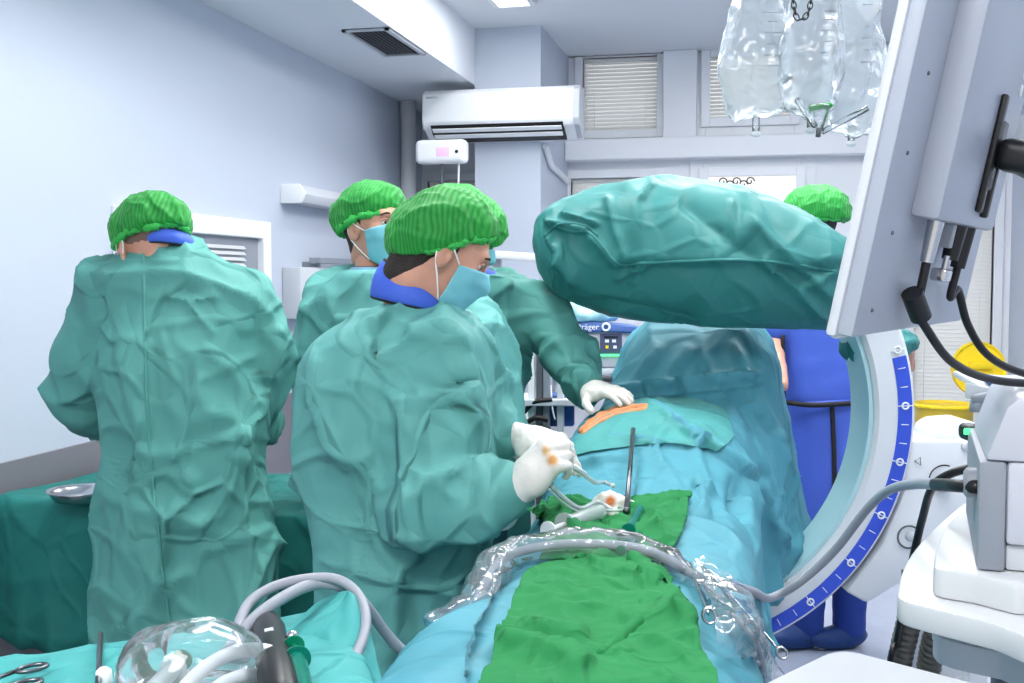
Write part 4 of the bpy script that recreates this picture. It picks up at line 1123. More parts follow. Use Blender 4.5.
# ---- draped instrument tables
def table_drape(c, s, R, h, seed, hem=.0):
    pr = [(P_box(c, s, R, .03), 0)]
    V, F = sdf_mesh(pr, h)
    E, _ = edges_of(F, len(V)); V = smooth_mesh(V, E, 2); N = normals(V, F)
    zt = c[2] + s[2] / 2; low = np.clip((zt - .03 - V[:, 2]) / .2, 0, 1)
    V = V + N * (low * (.035 * (1 - 3 * np.abs(nz(V, 4.5, seed, (1, 1, .12))))))[:, None]
    V = buckle(V, F, .08, 35, .03, .03, .006, 4, seed=seed, crisp=.014, cs=3, pre=0)
    return V, F
root = empty('instrument_table', (-1.6, 3.2, 0), 'long table in dark green drape along the left wall, behind the leftmost person', 'table')
V, F = table_drape(A(-1.62, 3.20, .62), (1.28, .66, .44), I3, .014, 2.0)
build('table_cloth', V, F, 'drape_deep', root)
build('table_top', *boxx(-2.17, -1.03, 2.95, 3.50, .76, .79, .005), 'steel', root)
for x in (-2.10, -1.10):
    for y in (3.0, 3.45): build('leg', *boxx(x - .02, x + .02, y - .02, y + .02, .04, .76, .003), 'black_plastic', root)
for x in (-2.10, -1.10): build('foot_rail', *boxx(x - .03, x + .03, 2.98, 3.47, 0, .05, .005), 'black_plastic', root)
# its near part, hanging lower at the wall corner
bp = atZ(82, 499, .86)
root = tag(build('kidney_bowl', *lathe([(.055, 0), (.075, .004), (.092, .028), (.100, .034), (.096, .034), (.088, .026), (.070, .008), (.02, .006)], A(bp[0], bp[1], .855), (0, 0, 1), 40), 'steel'), 'round stainless steel bowl on the dark green draped table at far left', 'bowl')
# folded cloths and a white cup at the right end of that table
fb = atZ(283, 440, .93)
for k, (px, z, c, lab) in enumerate(((284, .862, 'towel_green', 'folded bright green cloth lowest in the small stack on the left draped table'), (282, .902, 'drape_aqua', 'folded pale aqua cloth in the middle of the small stack on the left table'), (285, .942, 'drape_teal', 'crumpled teal cloth on top of the small stack on the left table'))):
    p = A(-1.10, 3.28 + .01 * k, z)
    V, F = sdf_mesh([(P_box(p, (.17 - .01 * k, .24, .036), rotz(.1 * k), .014), 0)], .008); V = buckle(V, F, .1, 20, .05, .05, .004, 14, seed=k, crisp=.003, cs=14)
    V[:, 2] = np.maximum(V[:, 2], z - .019)
    tag(build('folded_cloth', V, F, c), lab, 'cloth', 'folded cloths on the left table')
cp = A(-1.16, 3.02, .845)
tag(build('cup', *lathe([(.026, 0), (.032, .002), (.036, .075), (.038, .078), (.034, .076), (.030, .006), (.01, .005)], cp, (0, 0, 1), 28), 'white_plastic'), 'small white cup on the draped table between the two standing surgeons at left', 'cup')

# ---- near table, lower left
TB, TC, TA = atZ(352, 596, 1.02), atZ(384, 690, 1.02), atZ(-60, 664, 1.02)
tx = nrm((TB - TA) * A(1, 1, 0)); ty = nrm((TC - TB) * A(1, 1, 0)); RT = frame(x=tx, z=A(0, 0, 1)); tyn = -RT[:, 1]
Lt = .86; Wt = .55; cT = TB - tx * Lt / 2 + ty * Wt / 2; cT[2] = .80
nx_ = nrm(A(ty[1], -ty[0], 0)); nx_ = nx_ if nx_ @ tx > 0 else -nx_
root = empty('instrument_trolley', (cT[0], cT[1], 0), 'instrument trolley draped in light aqua cloth in the lower left foreground', 'trolley')
def trolley_f(P):
    q = P - cT; a = np.abs(q @ nx_) - Lt / 2 * (tx @ nx_); b = np.abs(q @ tyn) - Wt / 2 * (ty @ tyn); c = np.abs(q[..., 2]) - .22; k = .04
    def sm(a, b): h = np.clip(k - np.abs(a - b), 0, None) / k; return np.maximum(a, b) + h * h * k * .25
    return sm(sm(a, b), c)
V, F = sdf_mesh([((trolley_f, cT - A(.72, .72, .24), cT + A(.72, .72, .24)), 0)], .010)
E, _ = edges_of(F, len(V)); V = smooth_mesh(V, E, 2); N = normals(V, F)
low = np.clip((.98 - V[:, 2]) / .15, 0, 1)
V = V + N * (low * .03 * (1 - 3 * np.abs(nz(V, 5, 4.0, (1, 1, .12)))))[:, None]
V = buckle(V, F, .06, 30, .03, .03, .004, 6, seed=6, crisp=.007, cs=5, pre=0)
build('drape', V, F, 'drape_aqua', root)
build('table_top', *box(cT + A(0, 0, .16), (Lt - .34, .36, .03), RT), 'steel', root)
for a in (-1, 1):
    for b in (-1, 1):
        q = cT + tx * a * (Lt / 2 - .12) + ty * b * .2; build('leg', *cyl((q[0], q[1], .06), (q[0], q[1], .95), .016), 'steel', root)
        build('castor', *sphere((q[0], q[1], .035), (.035, .035, .035), nu=16, nv=10), 'black_plastic', root)
# a standing fold of cloth at its right end
rows = []
fp = [(at(272, 684, 1.42), at(284, 640, 1.50), at(296, 624, 1.55)), (at(300, 684, 1.42), at(312, 630, 1.50), at(322, 600, 1.56)), (at(330, 690, 1.40), at(338, 640, 1.47), at(343, 590, 1.55)),
      (at(352, 690, 1.42), at(354, 640, 1.47), at(352, 594, 1.53)), (at(383, 700, 1.45), at(372, 650, 1.49), at(358, 610, 1.54))]
cols = [spline(f, 12) for f in fp]; G = np.array([spline([c[j] for c in cols], 10) for j in range(len(cols[0]))])
V = G.reshape(-1, 3); F = grid_faces(G.shape[0], G.shape[1]); V = buckle(V, F, .05, 15, .05, .05, .004, 10, seed=3, crisp=.005, cs=8, pre=0)
o = build('cloth_fold', V, F, 'drape_aqua', root); md = o.modifiers.new('t', 'SOLIDIFY'); md.thickness = .003
# ================================================================== C-arm, monitor, carts, ceiling things
mat('carm_white', rgb(216, 220, 224), rough=.32)
mat('carm_inner', rgb(176, 214, 220), rough=.3)
mat('scale_blue', rgb(52, 84, 205), rough=.35)
mat('mark_white', rgb(235, 238, 242), rough=.4)
mat('yellow_plastic', rgb(246, 214, 30), rough=.4)
mat('yellow_bag', rgb(222, 190, 60), rough=.35, bump=.6, bscale=14)
mat('monitor_grey', rgb(158, 165, 178), rough=.38, bump=.05, bscale=300)
mat('screen_black', rgb(12, 14, 18), rough=.1)
mat('led_green', rgb(60, 240, 110), emit=2.5)
mat('corrugated', rgb(96, 96, 92), rough=.4)
mat('drager_blue', rgb(54, 86, 150), rough=.35)
mat('pink_screen', rgb(205, 165, 205), emit=.5)
mat('screen_lit', rgb(60, 66, 92), emit=.5)
mat('machine_grey', rgb(192, 194, 204), rough=.4)
mat('clip_green', rgb(20, 150, 60), rough=.4)
mat('water', (1, 1, 1, 1), rough=.02, trans=1, ior=1.2)

def P3(C, U, W, N, u, w, n): return C + U * u + W * w + N * n
# ---- C-arm
CC = at(664, 415, 3.30); UZ = A(0, 0, 1)
root = empty('xray_machine', (CC[0] + .9 * Rv[0], CC[1] + .9 * Rv[1], 0), 'white X-ray arc machine with a blue graduated scale, curving round the patient', 'imaging machine')
NB = Fh
def arc_sweep(r0, r1, n0, n1, a0, a1, n=90, bev=.0):
    P = [(r0, n0), (r1, n0), (r1, n1), (r0, n1)]
    if bev: P = [(r0 + bev, n0), (r1 - bev, n0), (r1, n0 + bev), (r1, n1 - bev), (r1 - bev, n1), (r0 + bev, n1), (r0, n1 - bev), (r0, n0 + bev)]
    V = []; k = len(P)
    for i in range(n):
        a = math.radians(a0 + (a1 - a0) * i / (n - 1)); dr = Rv * math.cos(a) + UZ * math.sin(a)
        for r, m_ in P: V.append(CC + dr * r + NB * m_)
    F = [[i * k + j, i * k + (j + 1) % k, (i + 1) * k + (j + 1) % k, (i + 1) * k + j] for i in range(n - 1) for j in range(k)]
    F += [list(range(k)), [(n - 1) * k + j for j in range(k)][::-1]]
    return V, F
A0, A1 = -118, 45
arc = build('arc', *arc_sweep(.635, .755, 0, .22, A0, A1, bev=.012), 'carm_white', root, smooth='auto')
build('inner_track', *arc_sweep(.622, .640, .02, .20, A0, A1), 'carm_inner', root, smooth='auto')
sc = build('scale_band', *arc_sweep(.702, .744, -.0025, .0005, -105, 14), 'scale_blue', arc, smooth='auto')
for k in range(-22, 4):
    a = k * 4.5 + 2.2; ar = math.radians(a); dr = Rv * math.cos(ar) + UZ * math.sin(ar); tg = -Rv * math.sin(ar) + UZ * math.cos(ar)
    if k % 3 == 0:
        c = CC + dr * .723 - NB * .004
        build('scale_ring', *join(tube([c + (dr * math.cos(t) + tg * math.sin(t)) * .0095 for t in np.linspace(0, 2 * PI, 20, endpoint=False)], .003, 6, closed=True), box(c, (.044, .0028, .002), frame(x=dr, y=tg))), 'mark_white', sc)
    else: build('scale_tick', *box(CC + dr * .723 - NB * .003, (.022, .0026, .002), frame(x=dr, y=tg)), 'mark_white', sc)
# housing that grips the arc
hp = [(897, 441), (986, 441), (992, 560), (932, 564), (868, 604), (846, 592), (882, 545), (905, 490)]
V, F = prism([at(a, b, 3.34) for a, b in hp], Fh * .30, .012); hs = build('arc_housing', V, F, 'carm_white', root, smooth='auto')
V, F = prism([at(a, b, 3.38) for a, b in ((934, 441), (938, 430), (948, 424), (975, 422), (990, 430), (992, 441))], Fh * .2, .012); build('housing_cover', V, F, 'white_plastic', hs, smooth='auto')
tri = [at(a, b, 3.335) for a, b in ((914.5, 461), (920.5, 457.5), (920.5, 465))]
build('index_mark', *tube(tri, .0018, 5, closed=True), 'black_plastic', hs)
c = at(944, 480, 3.33); build('lock_knob', *lathe([(.028, 0), (.028, .02), (.020, .03), (.0, .031)], at(941, 483, 3.35), -Fh), 'grey_plastic', hs)
build('turn_mark', *tube([c + (Rv * math.cos(t) + UZ * math.sin(t)) * .045 for t in np.linspace(1.2, 3.0, 14)], .0022, 6), 'black_plastic', hs)
for a, b in ((966, 447), (910, 536)): build('screw_cap', *lathe([(.016, 0), (.016, .006), (.010, .010)], at(a, b, 3.342), -Fh), 'grey_plastic', hs)
build('socket_ring', *tube([at(909, 537, 3.335) + (Rv * math.cos(t) + UZ * math.sin(t)) * .034 for t in np.linspace(0, 2 * PI, 30, endpoint=False)], .003, 6, closed=True), 'dark_grey', hs)
q = at(965, 500, 3.6)
build('column', *box((q[0], q[1], .55), (.26, .24, .9), frame(x=Rv, y=Fh), .03), 'carm_white', root, smooth='auto')
build('base', *box((q[0] + .12 * Rv[0], q[1] + .12 * Rv[1], .16), (.40, .5, .16), frame(x=Rv, y=Fh), .03), 'carm_white', root, smooth='auto')
for a in (-.15, .32):
    for b in (-.2, .2):
        w_ = q + Rv * a + Fh * b; w_[2] = .05; build('castor', *tube([w_ - Fh * .02, w_ + Fh * .02], .05, 20), 'black_plastic', root)
# X-ray head under the drape at the top of the arc, tube at the bottom
build('detector', *cyl(CC + UZ * .58 + Fh * .02, CC + UZ * .42 + Fh * .02, .13, seg=32), 'carm_white', root, smooth='auto')
build('xray_tube', *cyl(CC - UZ * .62 + Fh * .11, CC - UZ * .50 + Fh * .11, .12, seg=32), 'carm_white', root, smooth='auto')
# ---- teal cover over the head of the arc
tops = [(533, 236, 246), (538, 216, 272), (552, 201, 290), (572, 193, 303), (600, 186, 314), (632, 179, 322), (662, 177, 326), (700, 180, 329), (740, 186, 330), (770, 197, 330), (800, 211, 331), (830, 228, 331), (850, 238, 331), (868, 246, 331)]
DB = 3.15
us = np.array([(t[0] - 512) / FPX * DB for t in tops]); 
zc = np.array([at(t[0], (t[1] + t[2]) / 2, DB)[2] for t in tops]); hh = np.array([(t[2] - t[1]) / 2 / FPX * DB for t in tops])
dep = np.array([.04, .10, .15, .18, .21, .23, .24, .24, .24, .24, .23, .22, .20, .18])
fu = np.linspace(us[0], us[-1], 200)
def bag_f(P):
    u = (P - EYE) @ Rv; w = (P - EYE) @ Fh - (DB + .12); z = P[..., 2]
    c_ = np.interp(u, us, zc); h_ = np.interp(u, us, hh); d_ = np.interp(u, us, dep)
    q = ((np.abs((z - c_) / h_)) ** 2.3 + (np.abs(w / d_)) ** 2.3) ** (1 / 2.3)
    return np.maximum((q - 1) * np.minimum(h_, d_), np.maximum(us[0] - u, u - us[-1]))
c0_, c1_ = at(520, 250, DB), at(880, 250, DB + .1)
V, F = sdf_mesh([((bag_f, np.minimum(c0_, c1_) - .28, np.maximum(c0_, c1_) + .28), 0)], .0088)
E, _ = edges_of(F, len(V)); V = smooth_mesh(V, E, 2)
def bc(V, a, b, e, g, amp, w, side=0): return crease(V, normals(V, F), at(a, b, DB - .1), at(e, g, DB - .1), amp * 1.7, w * .8, side)
V = buckle(V, F, .03, 35, .03, .05, .006, 4, seed=33, crisp=.006, cs=3.5, cst=(1, 1, 1), pre=0)
for q in ((618, 262, 850, 266, .020, .022, -1), (590, 235, 620, 265, .016, .02, 0), (606, 195, 625, 262, .014, .012, 0), (655, 180, 640, 200, .01, .01, 0), (545, 222, 590, 232, .02, .010, 0), (548, 232, 575, 285, .016, .012, 0),
          (560, 215, 600, 225, .016, .008, 0), (680, 200, 760, 262, -.012, .03, 0), (765, 262, 830, 320, .018, .014, 0), (730, 200, 735, 250, .008, .012, 0), (640, 262, 632, 285, .010, .008, 0), (800, 290, 838, 270, .014, .01, 0),
          (590, 300, 700, 322, -.012, .02, 0), (560, 240, 556, 290, .014, .01, 0), (745, 215, 835, 300, .012, .02, 0), (615, 280, 650, 262, .012, .008, 0)):
    V = bc(V, *q)
mc_ = tag(build('machine_cover', V, F, 'bag_teal'), 'big crinkled teal plastic cover wrapped over the top of the C-arm', 'equipment cover')
hem(mc_, [(556, 226), (574, 232), (588, 232), (602, 246), (618, 264), (645, 263), (690, 261), (740, 260), (790, 264), (836, 272)], .0050, name='folded_edge')
hem(mc_, [(545, 236), (560, 224), (585, 226), (598, 236)], .0050, name='folded_edge')
# loose end of the cover where the arc comes out
cuff = at(886, 350, 3.36) + Fh * .1
V, F = sdf_mesh([(P_ell(cuff, (.10, .15, .045), frame(x=Rv, y=Fh)), 0), (P_ell(cuff + Rv * .05 + UZ * .02, (.07, .13, .035), frame(x=Rv, y=Fh)), .02), (P_ell(cuff - Rv * .03 + UZ * .05, (.07, .13, .05), frame(x=Rv, y=Fh)), .02)], .009)
V = buckle(V, F, .12, 30, .03, .03, .010, 12, seed=3, crisp=.010, cs=9, cst=(1, 1, 1))
tag(build('arc_sleeve_end', V, F, 'bag_teal'), 'gathered teal plastic end wrapped round the arc just below the monitor', 'equipment cover')

# ---- monitor seen from behind
t_ = nrm(Rv * .318 + Fh * .49); n0 = nrm(Rv * .84 - Fh * .545); ta = math.radians(11.5)
u_ = UZ * math.cos(ta) + n0 * math.sin(ta); n_ = n0 * math.cos(ta) - UZ * math.sin(ta)
o_ = at(843, 336, 1.2); RM = frame(x=t_, y=u_, z=n_)
def mp(t, u, n): return o_ + t_ * t + u_ * u + n_ * n
root = empty('monitor', mp(.29, 0, 0), 'large grey display monitor on an arm seen from behind, close at the upper right', 'monitor')
build('shell', *box(mp(.29, .225, .0), (.585, .45, .022), RM, .005), 'monitor_grey', root, smooth='auto')
build('screen', *box(mp(.29, .225, -.013), (.55, .41, .006), RM, .002), 'screen_black', root, smooth='auto')
build('front_bezel', *join(box(mp(.0, .225, -.012), (.016, .455, .012), RM, .004), box(mp(.58, .225, -.012), (.016, .455, .012), RM, .004), box(mp(.29, .002, -.012), (.564, .016, .012), RM, .004), box(mp(.29, .45, -.012), (.564, .016, .012), RM, .004)), 'grey_plastic', root, smooth='auto')
bk = build('rear_housing', *box(mp(.295, .305, .027), (.345, .33, .036), RM, .008), 'monitor_grey', root, smooth='auto')
for k in range(5): build('screw', *lathe([(.0024, 0), (.0024, .002), (.001, .003)], mp(.05 + .012 * (k % 2), .03 + .088 * k, .0105), n_, 10), 'steel_dark', root)
build('label_slots', *join(*[box(mp(.42, .33 + .022 * k, .0455), (.012, .014, .002), RM) for k in range(3)]), 'mark_white', bk)
pl = build('mount_plate', *join(box(mp(.31, .235, .049), (.018, .15, .008), RM, .003), box(mp(.33, .235, .049), (.05, .09, .008), RM, .003), box(mp(.345, .20, .050), (.014, .09, .010), RM, .003)), 'black_plastic', root, smooth='auto')
V, F = sdf_mesh([(P_box(mp(.34, .238, .082), (.055, .042, .066), RM, .016), 0), (P_cone(mp(.35, .23, .10), mp(.37, .215, .115), .020, .015), .015)], .004)
build('swivel_joint', V, F, 'black_plastic', root)
# connectors under the rear housing
for tt, c, L_, m_ in ((.175, .010, .050, 'steel'), (.245, .012, .030, 'mid_grey'), (.30, .013, .045, 'black_plastic'), (.36, .012, .055, 'black_plastic')):
    build('connector', *(cyl(mp(tt, .14, .03), mp(tt, .14 - L_, .03), c, c * .8, seg=16) if m_ != 'mid_grey' else box(mp(tt, .125, .03), (.02, L_, .018), RM, .002)), m_, root, smooth='auto')
build('cable_bracket', *join(box(mp(.27, .075, .03), (.035, .016, .02), RM, .003), cyl(mp(.28, .07, .03), mp(.28, .10, .03), .004, seg=10)), 'steel', root, smooth='auto')
# arm
j0 = mp(.37, .232, .115); j1 = at(1060, 118, 1.80); j2 = at(1150, 110, 2.0)
arm_ = build('support_arm', *join(tube([j0, (j0 + j1) / 2, j1], .016, 14), tube([j1, j2], .02, 14), cyl(j1 - UZ * .04, j1 + UZ * .04, .03), cyl(mp(.38, .20, .12), mp(.38, .25, .12), .012), cyl(at(1019, 130, 1.70) - UZ * .05, at(1019, 130, 1.70) + UZ * .02, .016)), 'grey_plastic', root, smooth='auto')
build('ceiling_pole', *cyl(j2 - UZ * .05, (j2[0], j2[1], ZLOW if j2[0] > 1.2 else ZTOP), .035), 'white_plastic', root)
def cable(name, pts, r, m, lab, n=10, parent=None, cat='cable', group=None):
    o = build(name, *tube(spline(pts, n), r, 12), m, parent)
    if parent is None: tag(o, lab, cat, group)
    return o
c1 = mp(.175, .09, .03); c2 = mp(.36, .085, .03)
a = cable('video_cable', [c1, c1 - u_ * .05, at(911, 300, 1.32), at(926, 328, 1.34), at(952, 362, 1.38), at(990, 379, 1.45), at(1040, 384, 1.5), at(1100, 384, 1.55)], .0055, 'cable_black', 'black cable from the silver plug under the monitor, with a thick lump on it')
build('cable_choke', *cyl(at(912, 293, 1.318), at(921, 317, 1.338), .013, seg=16), 'black_plastic', a, smooth='auto')
cable('video_cable', [c2, c2 - u_ * .04, at(958, 290, 1.50), at(968, 325, 1.52), at(990, 357, 1.55), at(1030, 375, 1.6), at(1100, 385, 1.65)], .0055, 'cable_black', 'black cable from the right-hand plug under the monitor, the upper of two')

# ---- irrigation bags hanging from a chain
hang = at(800, -40, 2.3)
def fluid_bag(px0, px1, ytop, ybot, d, lab, seed):
    cx = (px0 + px1) / 2; c = at(cx, (ytop + ybot) / 2, d); w = (px1 - px0) / 2 / FPX * d; h = (ybot - ytop) / 2 / FPX * d
    def f(P):
        u = (P - c) @ Rv; v = (P - c)[..., 2]; n = (P - c) @ Fh
        s = np.clip(v / h, -1, 1)
        ww = w * np.interp(s, [-1, -.9, -.5, 0, .5, 1], [.50, .82, 1, .95, .74, .42]); dd = np.interp(s, [-1, -.85, -.4, .1, .6, 1], [.008, .035, .06, .05, .025, .01])
        q = ((np.abs(u / ww)) ** 2.2 + (np.abs(n / dd)) ** 2) ** .5
        return np.maximum((q - 1) * np.minimum(ww, dd), np.abs(v) - h)
    V, F = sdf_mesh([((f, c - A(w, w, h) * 1.3 - .03, c + A(w, w, h) * 1.3 + .03), 0)], .0065)
    V = buckle(V, F, .14, 25, .03, .03, .008, 10, seed=seed, crisp=.013, cs=8, cst=(1, 1, .30))
    root = empty('irrigation_bag', c - A(0, 0, h), lab, 'fluid bag', 'clear fluid bags hanging at the top right')
    build('bag_film', V, F, 'clear_bag', root)
    build('spout', *tube([c - UZ * (h - .01), c - UZ * (h + .025)], .008, 12), 'clear_sleeve', root)
    build('spout_cap', *sphere(c - UZ * (h + .028), (.011, .011, .007)), 'white_plastic', root)
    for k in range(8): build('volume_mark', *box(c + Rv * w * .25 - Fh * .0 + UZ * (h * (.5 - k * .13)) - Fh * (.062 if k > 2 else .045), (.022 if k % 2 else .035, .001, .0016), frame(x=Rv, y=Fh)), 'mid_grey', root)
    build('hanger', *tube(spline([c + UZ * h, c + UZ * (h + .08), hang + Rv * (cx - 800) / FPX * d * .3], 6), .003, 8), 'clear_sleeve', root)
    return root
fluid_bag(720, 794, -45, 120, 2.35, 'left clear plastic fluid bag hanging before the upper blinds', 1)
fluid_bag(778, 846, -45, 116, 2.28, 'middle clear plastic fluid bag just below the black chain', 2)
fluid_bag(822, 884, -45, 130, 2.42, 'right clear plastic fluid bag, partly behind the monitor edge', 3)
fl = at(822, 118, 2.2)
r_ = empty('drip_chamber', fl, 'clear tubing with a green clamp below the hanging fluid bags', 'tubing')
build('green_clamp', *join(cyl(at(809, 109, 2.2), at(824, 106, 2.2), .006, seg=12), *[sphere(at(828, 105.5, 2.2), (.010, .007, .007), nu=14, nv=8)]), 'clip_green', r_)
build('chamber', *lathe([(.004, 0), (.006, .004), (.022, .05), (.020, .055)], at(819, 133, 2.2), UZ, 20), 'clear_sleeve', r_)
build('drip_tip', *cyl(at(819, 128, 2.2), at(818, 137, 2.2), .005, seg=10), 'steel_dark', r_)
for a, b, e, g in ((797, 100, 815, 126), (822, 132, 868, 108)): build('tubing', *tube([at(a, b, 2.25), at(e, g, 2.2)], .006, 10), 'clear_sleeve', r_)
# chain
r_ = empty('chain', at(800, 0, 2.15), 'short loop of black metal chain in front of the clear fluid bags', 'chain')
cp_ = spline([at(790, -30, 2.15), at(793, 0, 2.15), at(798, 19, 2.15), at(809, 10, 2.15), at(814, -30, 2.15)], 20)
dist = np.concatenate([[0], np.cumsum(np.linalg.norm(np.diff(cp_, axis=0), axis=1))]); stp = .0115; k = 0; s_ = 0
while s_ < dist[-1]:
    p = A(*[np.interp(s_, dist, cp_[:, i]) for i in range(3)]); p2 = A(*[np.interp(min(s_ + .004, dist[-1]), dist, cp_[:, i]) for i in range(3)])
    tdir = nrm(p2 - p) if np.linalg.norm(p2 - p) > 1e-6 else tdir
    sd = nrm(np.cross(tdir, Fh)) if k % 2 == 0 else Fh
    build('link', *tube([p + tdir * .0085 * math.cos(t) + sd * .0048 * math.sin(t) for t in np.linspace(0, 2 * PI, 14, endpoint=False)], .0013, 6, closed=True), 'steel_dark' if False else 'black_plastic', r_)
    s_ += stp; k += 1
# the drip pole that carries bags and chain
r_ = empty('drip_stand', (hang[0], hang[1], hang[2]), 'ceiling drip rod above the hanging fluid bags', 'drip stand')
build('rod', *cyl(hang, (hang[0], hang[1], ZTOP), .012), 'steel', r_)
build('crossbar', *cyl(hang - Rv * .16, hang + Rv * .18, .007), 'steel', r_)

# ---- air conditioner and what hangs under it
yA = 6.46
x0, x1 = atY(425, 110, 6.3)[0], atY(580, 110, 6.3)[0]; zt_, zb_ = atY(500, 88, 6.3)[2], atY(500, 139, 6.3)[2]
r_ = empty('air_conditioner', ((x0 + x1) / 2, 6.35, zb_), 'white wall-mounted air conditioner on the pale blue column', 'air conditioner')
prof = [(6.46, zt_), (6.30, zt_), (6.245, zt_ - .03), (6.235, zb_ + .10), (6.26, zb_ + .065), (6.30, zb_ + .055), (6.40, zb_), (6.46, zb_)]
V, F = prism([A(x0, y, z) for y, z in prof], A(x1 - x0, 0, 0), .008); build('casing', V, F, 'white_plastic', r_, smooth='auto')
build('outlet', *prism([A(x0 + .05, 6.242, zb_ + .082), A(x0 + .05, 6.290, zb_ + .035), A(x0 + .05, 6.39, zb_ - .004), A(x0 + .05, 6.44, zb_ + .05)], A(x1 - x0 - .14, 0, 0)), 'black_plastic', r_, smooth=False)
for k in range(2): build('louvre', *box(((x0 + x1) / 2 - .02, 6.262 + k * .04, zb_ + .052 - k * .030), (x1 - x0 - .16, .03, .005), rotx(-.6)), 'white_plastic', r_, smooth=False)
build('side_cap', *prism([A(x1 - .03, y - .006, z) for y, z in prof[:-1]], A(.035, 0, 0), .006), 'grey_plastic', r_, smooth='auto')
build('badge', *box((x0 + .06, 6.240, zt_ - .05), (.07, .004, .010), I3), 'grey_plastic', r_)
r_ = S('trim_5', tube([(-1.265 + .02, 6.5, zb_ - .02), (-1.265 + .02, 6.7, zb_ - .12), (-1.265 + .02, 7.3, zb_ - .16)], .02, 10), 'wall_white')
p = atY(442, 152, 6.1)
r_ = empty('hanging_control_box', (p[0], p[1], 0), 'small white box with a pink screen on a pole below the air conditioner', 'control box')
V, F = sdf_mesh([(P_box(p, (.30, .10, .135), I3, .03), 0)], .008); build('case', V, F, 'white_plastic', r_)
build('display', *box(p + A(.02, -.052, -.005), (.075, .006, .05), I3, .002), 'pink_screen', r_)
build('button', *sphere(p + A(.10, -.052, -.005), (.010, .006, .010), nu=12, nv=8), 'black_plastic', r_)
build('pole', *cyl((p[0] - .0, p[1], .04), (p[0], p[1], p[2] - .06), .010), 'steel', r_)
build('cord', *tube(spline([p + A(.10, 0, -.06), p + A(.09, 0, -.3), p + A(.06, 0, -.7), A(p[0] + .02, p[1], .9)], 6), .006, 8), 'white_plastic', r_)
build('foot', *lathe([(.20, 0), (.20, .02), (.03, .05), (.012, .06)], (p[0], p[1], 0), UZ), 'grey_plastic', r_)
# ceiling hook over the unit
q = atZ(487, 35, ZTOP); 
tag(build('ceiling_hook', *join(lathe([(.05, 0), (.05, .012), (.02, .02), (.006, .06)], (q[0], q[1], ZTOP), (0, 0, -1), 24)), 'white_plastic'), 'small round white fitting in the ceiling above the air conditioner', 'ceiling fitting')
# wall lamp + service panel on the left wall
ya, yb = on_left(281, 195)[1], on_left(347, 200)[1]; zl = on_left(282, 185)[2], on_left(282, 203)[2]
r_ = empty('wall_lamp', (XL, (ya + yb) / 2, zl[1]), 'long narrow white lamp fixture mounted on the left wall', 'wall lamp')
build('housing', *prism([A(XL, ya, zl[0]), A(XL + .10, ya, zl[0]), A(XL + .13, ya, (zl[0] + zl[1]) / 2), A(XL + .11, ya, zl[1]), A(XL, ya, zl[1])], A(0, yb - ya, 0), .006), 'grey_plastic', r_, smooth='auto')
build('end_cap', *prism([A(XL, ya - .012, zl[0] + .003), A(XL + .10, ya - .012, zl[0] + .003), A(XL + .134, ya - .012, (zl[0] + zl[1]) / 2), A(XL + .11, ya - .012, zl[1] - .003), A(XL, ya - .012, zl[1] - .003)], A(0, .02, 0), .004), 'white_plastic', r_, smooth='auto')
ya, yb = on_left(282, 290)[1], on_left(352, 290)[1]; z0_, z1_ = on_left(283, 319)[2], on_left(283, 267)[2]
r_ = empty('service_panel', (XL, (ya + yb) / 2, z0_), 'grey wall panel with white sockets on the left wall beside the middle surgeon', 'wall panel')
build('panel_body', *boxx(XL, XL + .10, ya, yb, z0_, z1_, .008), 'grey_plastic', r_, smooth='auto')
build('divider', *boxx(XL + .10, XL + .106, ya + .02, yb, (z0_ + z1_) / 2 - .008, (z0_ + z1_) / 2 + .008), 'mid_grey', r_, smooth=False)
build('rail', *boxx(XL + .06, XL + .12, ya + .2, yb + .3, z1_ + .02, z1_ + .05, .004), 'mid_grey', r_, smooth=False)
build('rail_bracket', *boxx(XL, XL + .08, ya + .25, ya + .3, z1_ - .01, z1_ + .03), 'mid_grey', r_, smooth=False)
for k in range(3):
    yk = ya + .40 + k * .30
    s_ = build('socket', *boxx(XL + .10, XL + .108, yk, yk + .16, (z0_ + z1_) / 2 + .03, z1_ - .03, .003), 'mid_grey', r_, smooth=False)
    build('socket_insert', *boxx(XL + .106, XL + .114, yk + .03, yk + .12, (z0_ + z1_) / 2 + .045, z1_ - .045, .003), 'white_plastic', s_, smooth=False)
# white shelf rail behind
p0, p1 = at(486, 254, 5.6), at(600, 262, 5.4)
r_ = empty('wall_rail', (p0 + p1) / 2, 'white horizontal rail of a shelf unit behind the surgeons, below the column', 'shelf')
build('rail', *box((p0 + p1) / 2, (np.linalg.norm(p1 - p0), .30, .04), frame(x=(p1 - p0), z=UZ), .008), 'white_plastic', r_, smooth='auto')
for k in (.1, .9):
    q = p0 + (p1 - p0) * k; build('post', *boxx(q[0] - .02, q[0] + .02, q[1] - .02, q[1] + .02, 0, q[2] - .02, .004), 'grey_plastic', r_, smooth=False)
build('lower_shelf', *box(((p0 + p1) / 2)[:2].tolist() + [.8], (np.linalg.norm(p1 - p0), .30, .03), frame(x=(p1 - p0), z=UZ), .005), 'grey_plastic', r_, smooth=False)

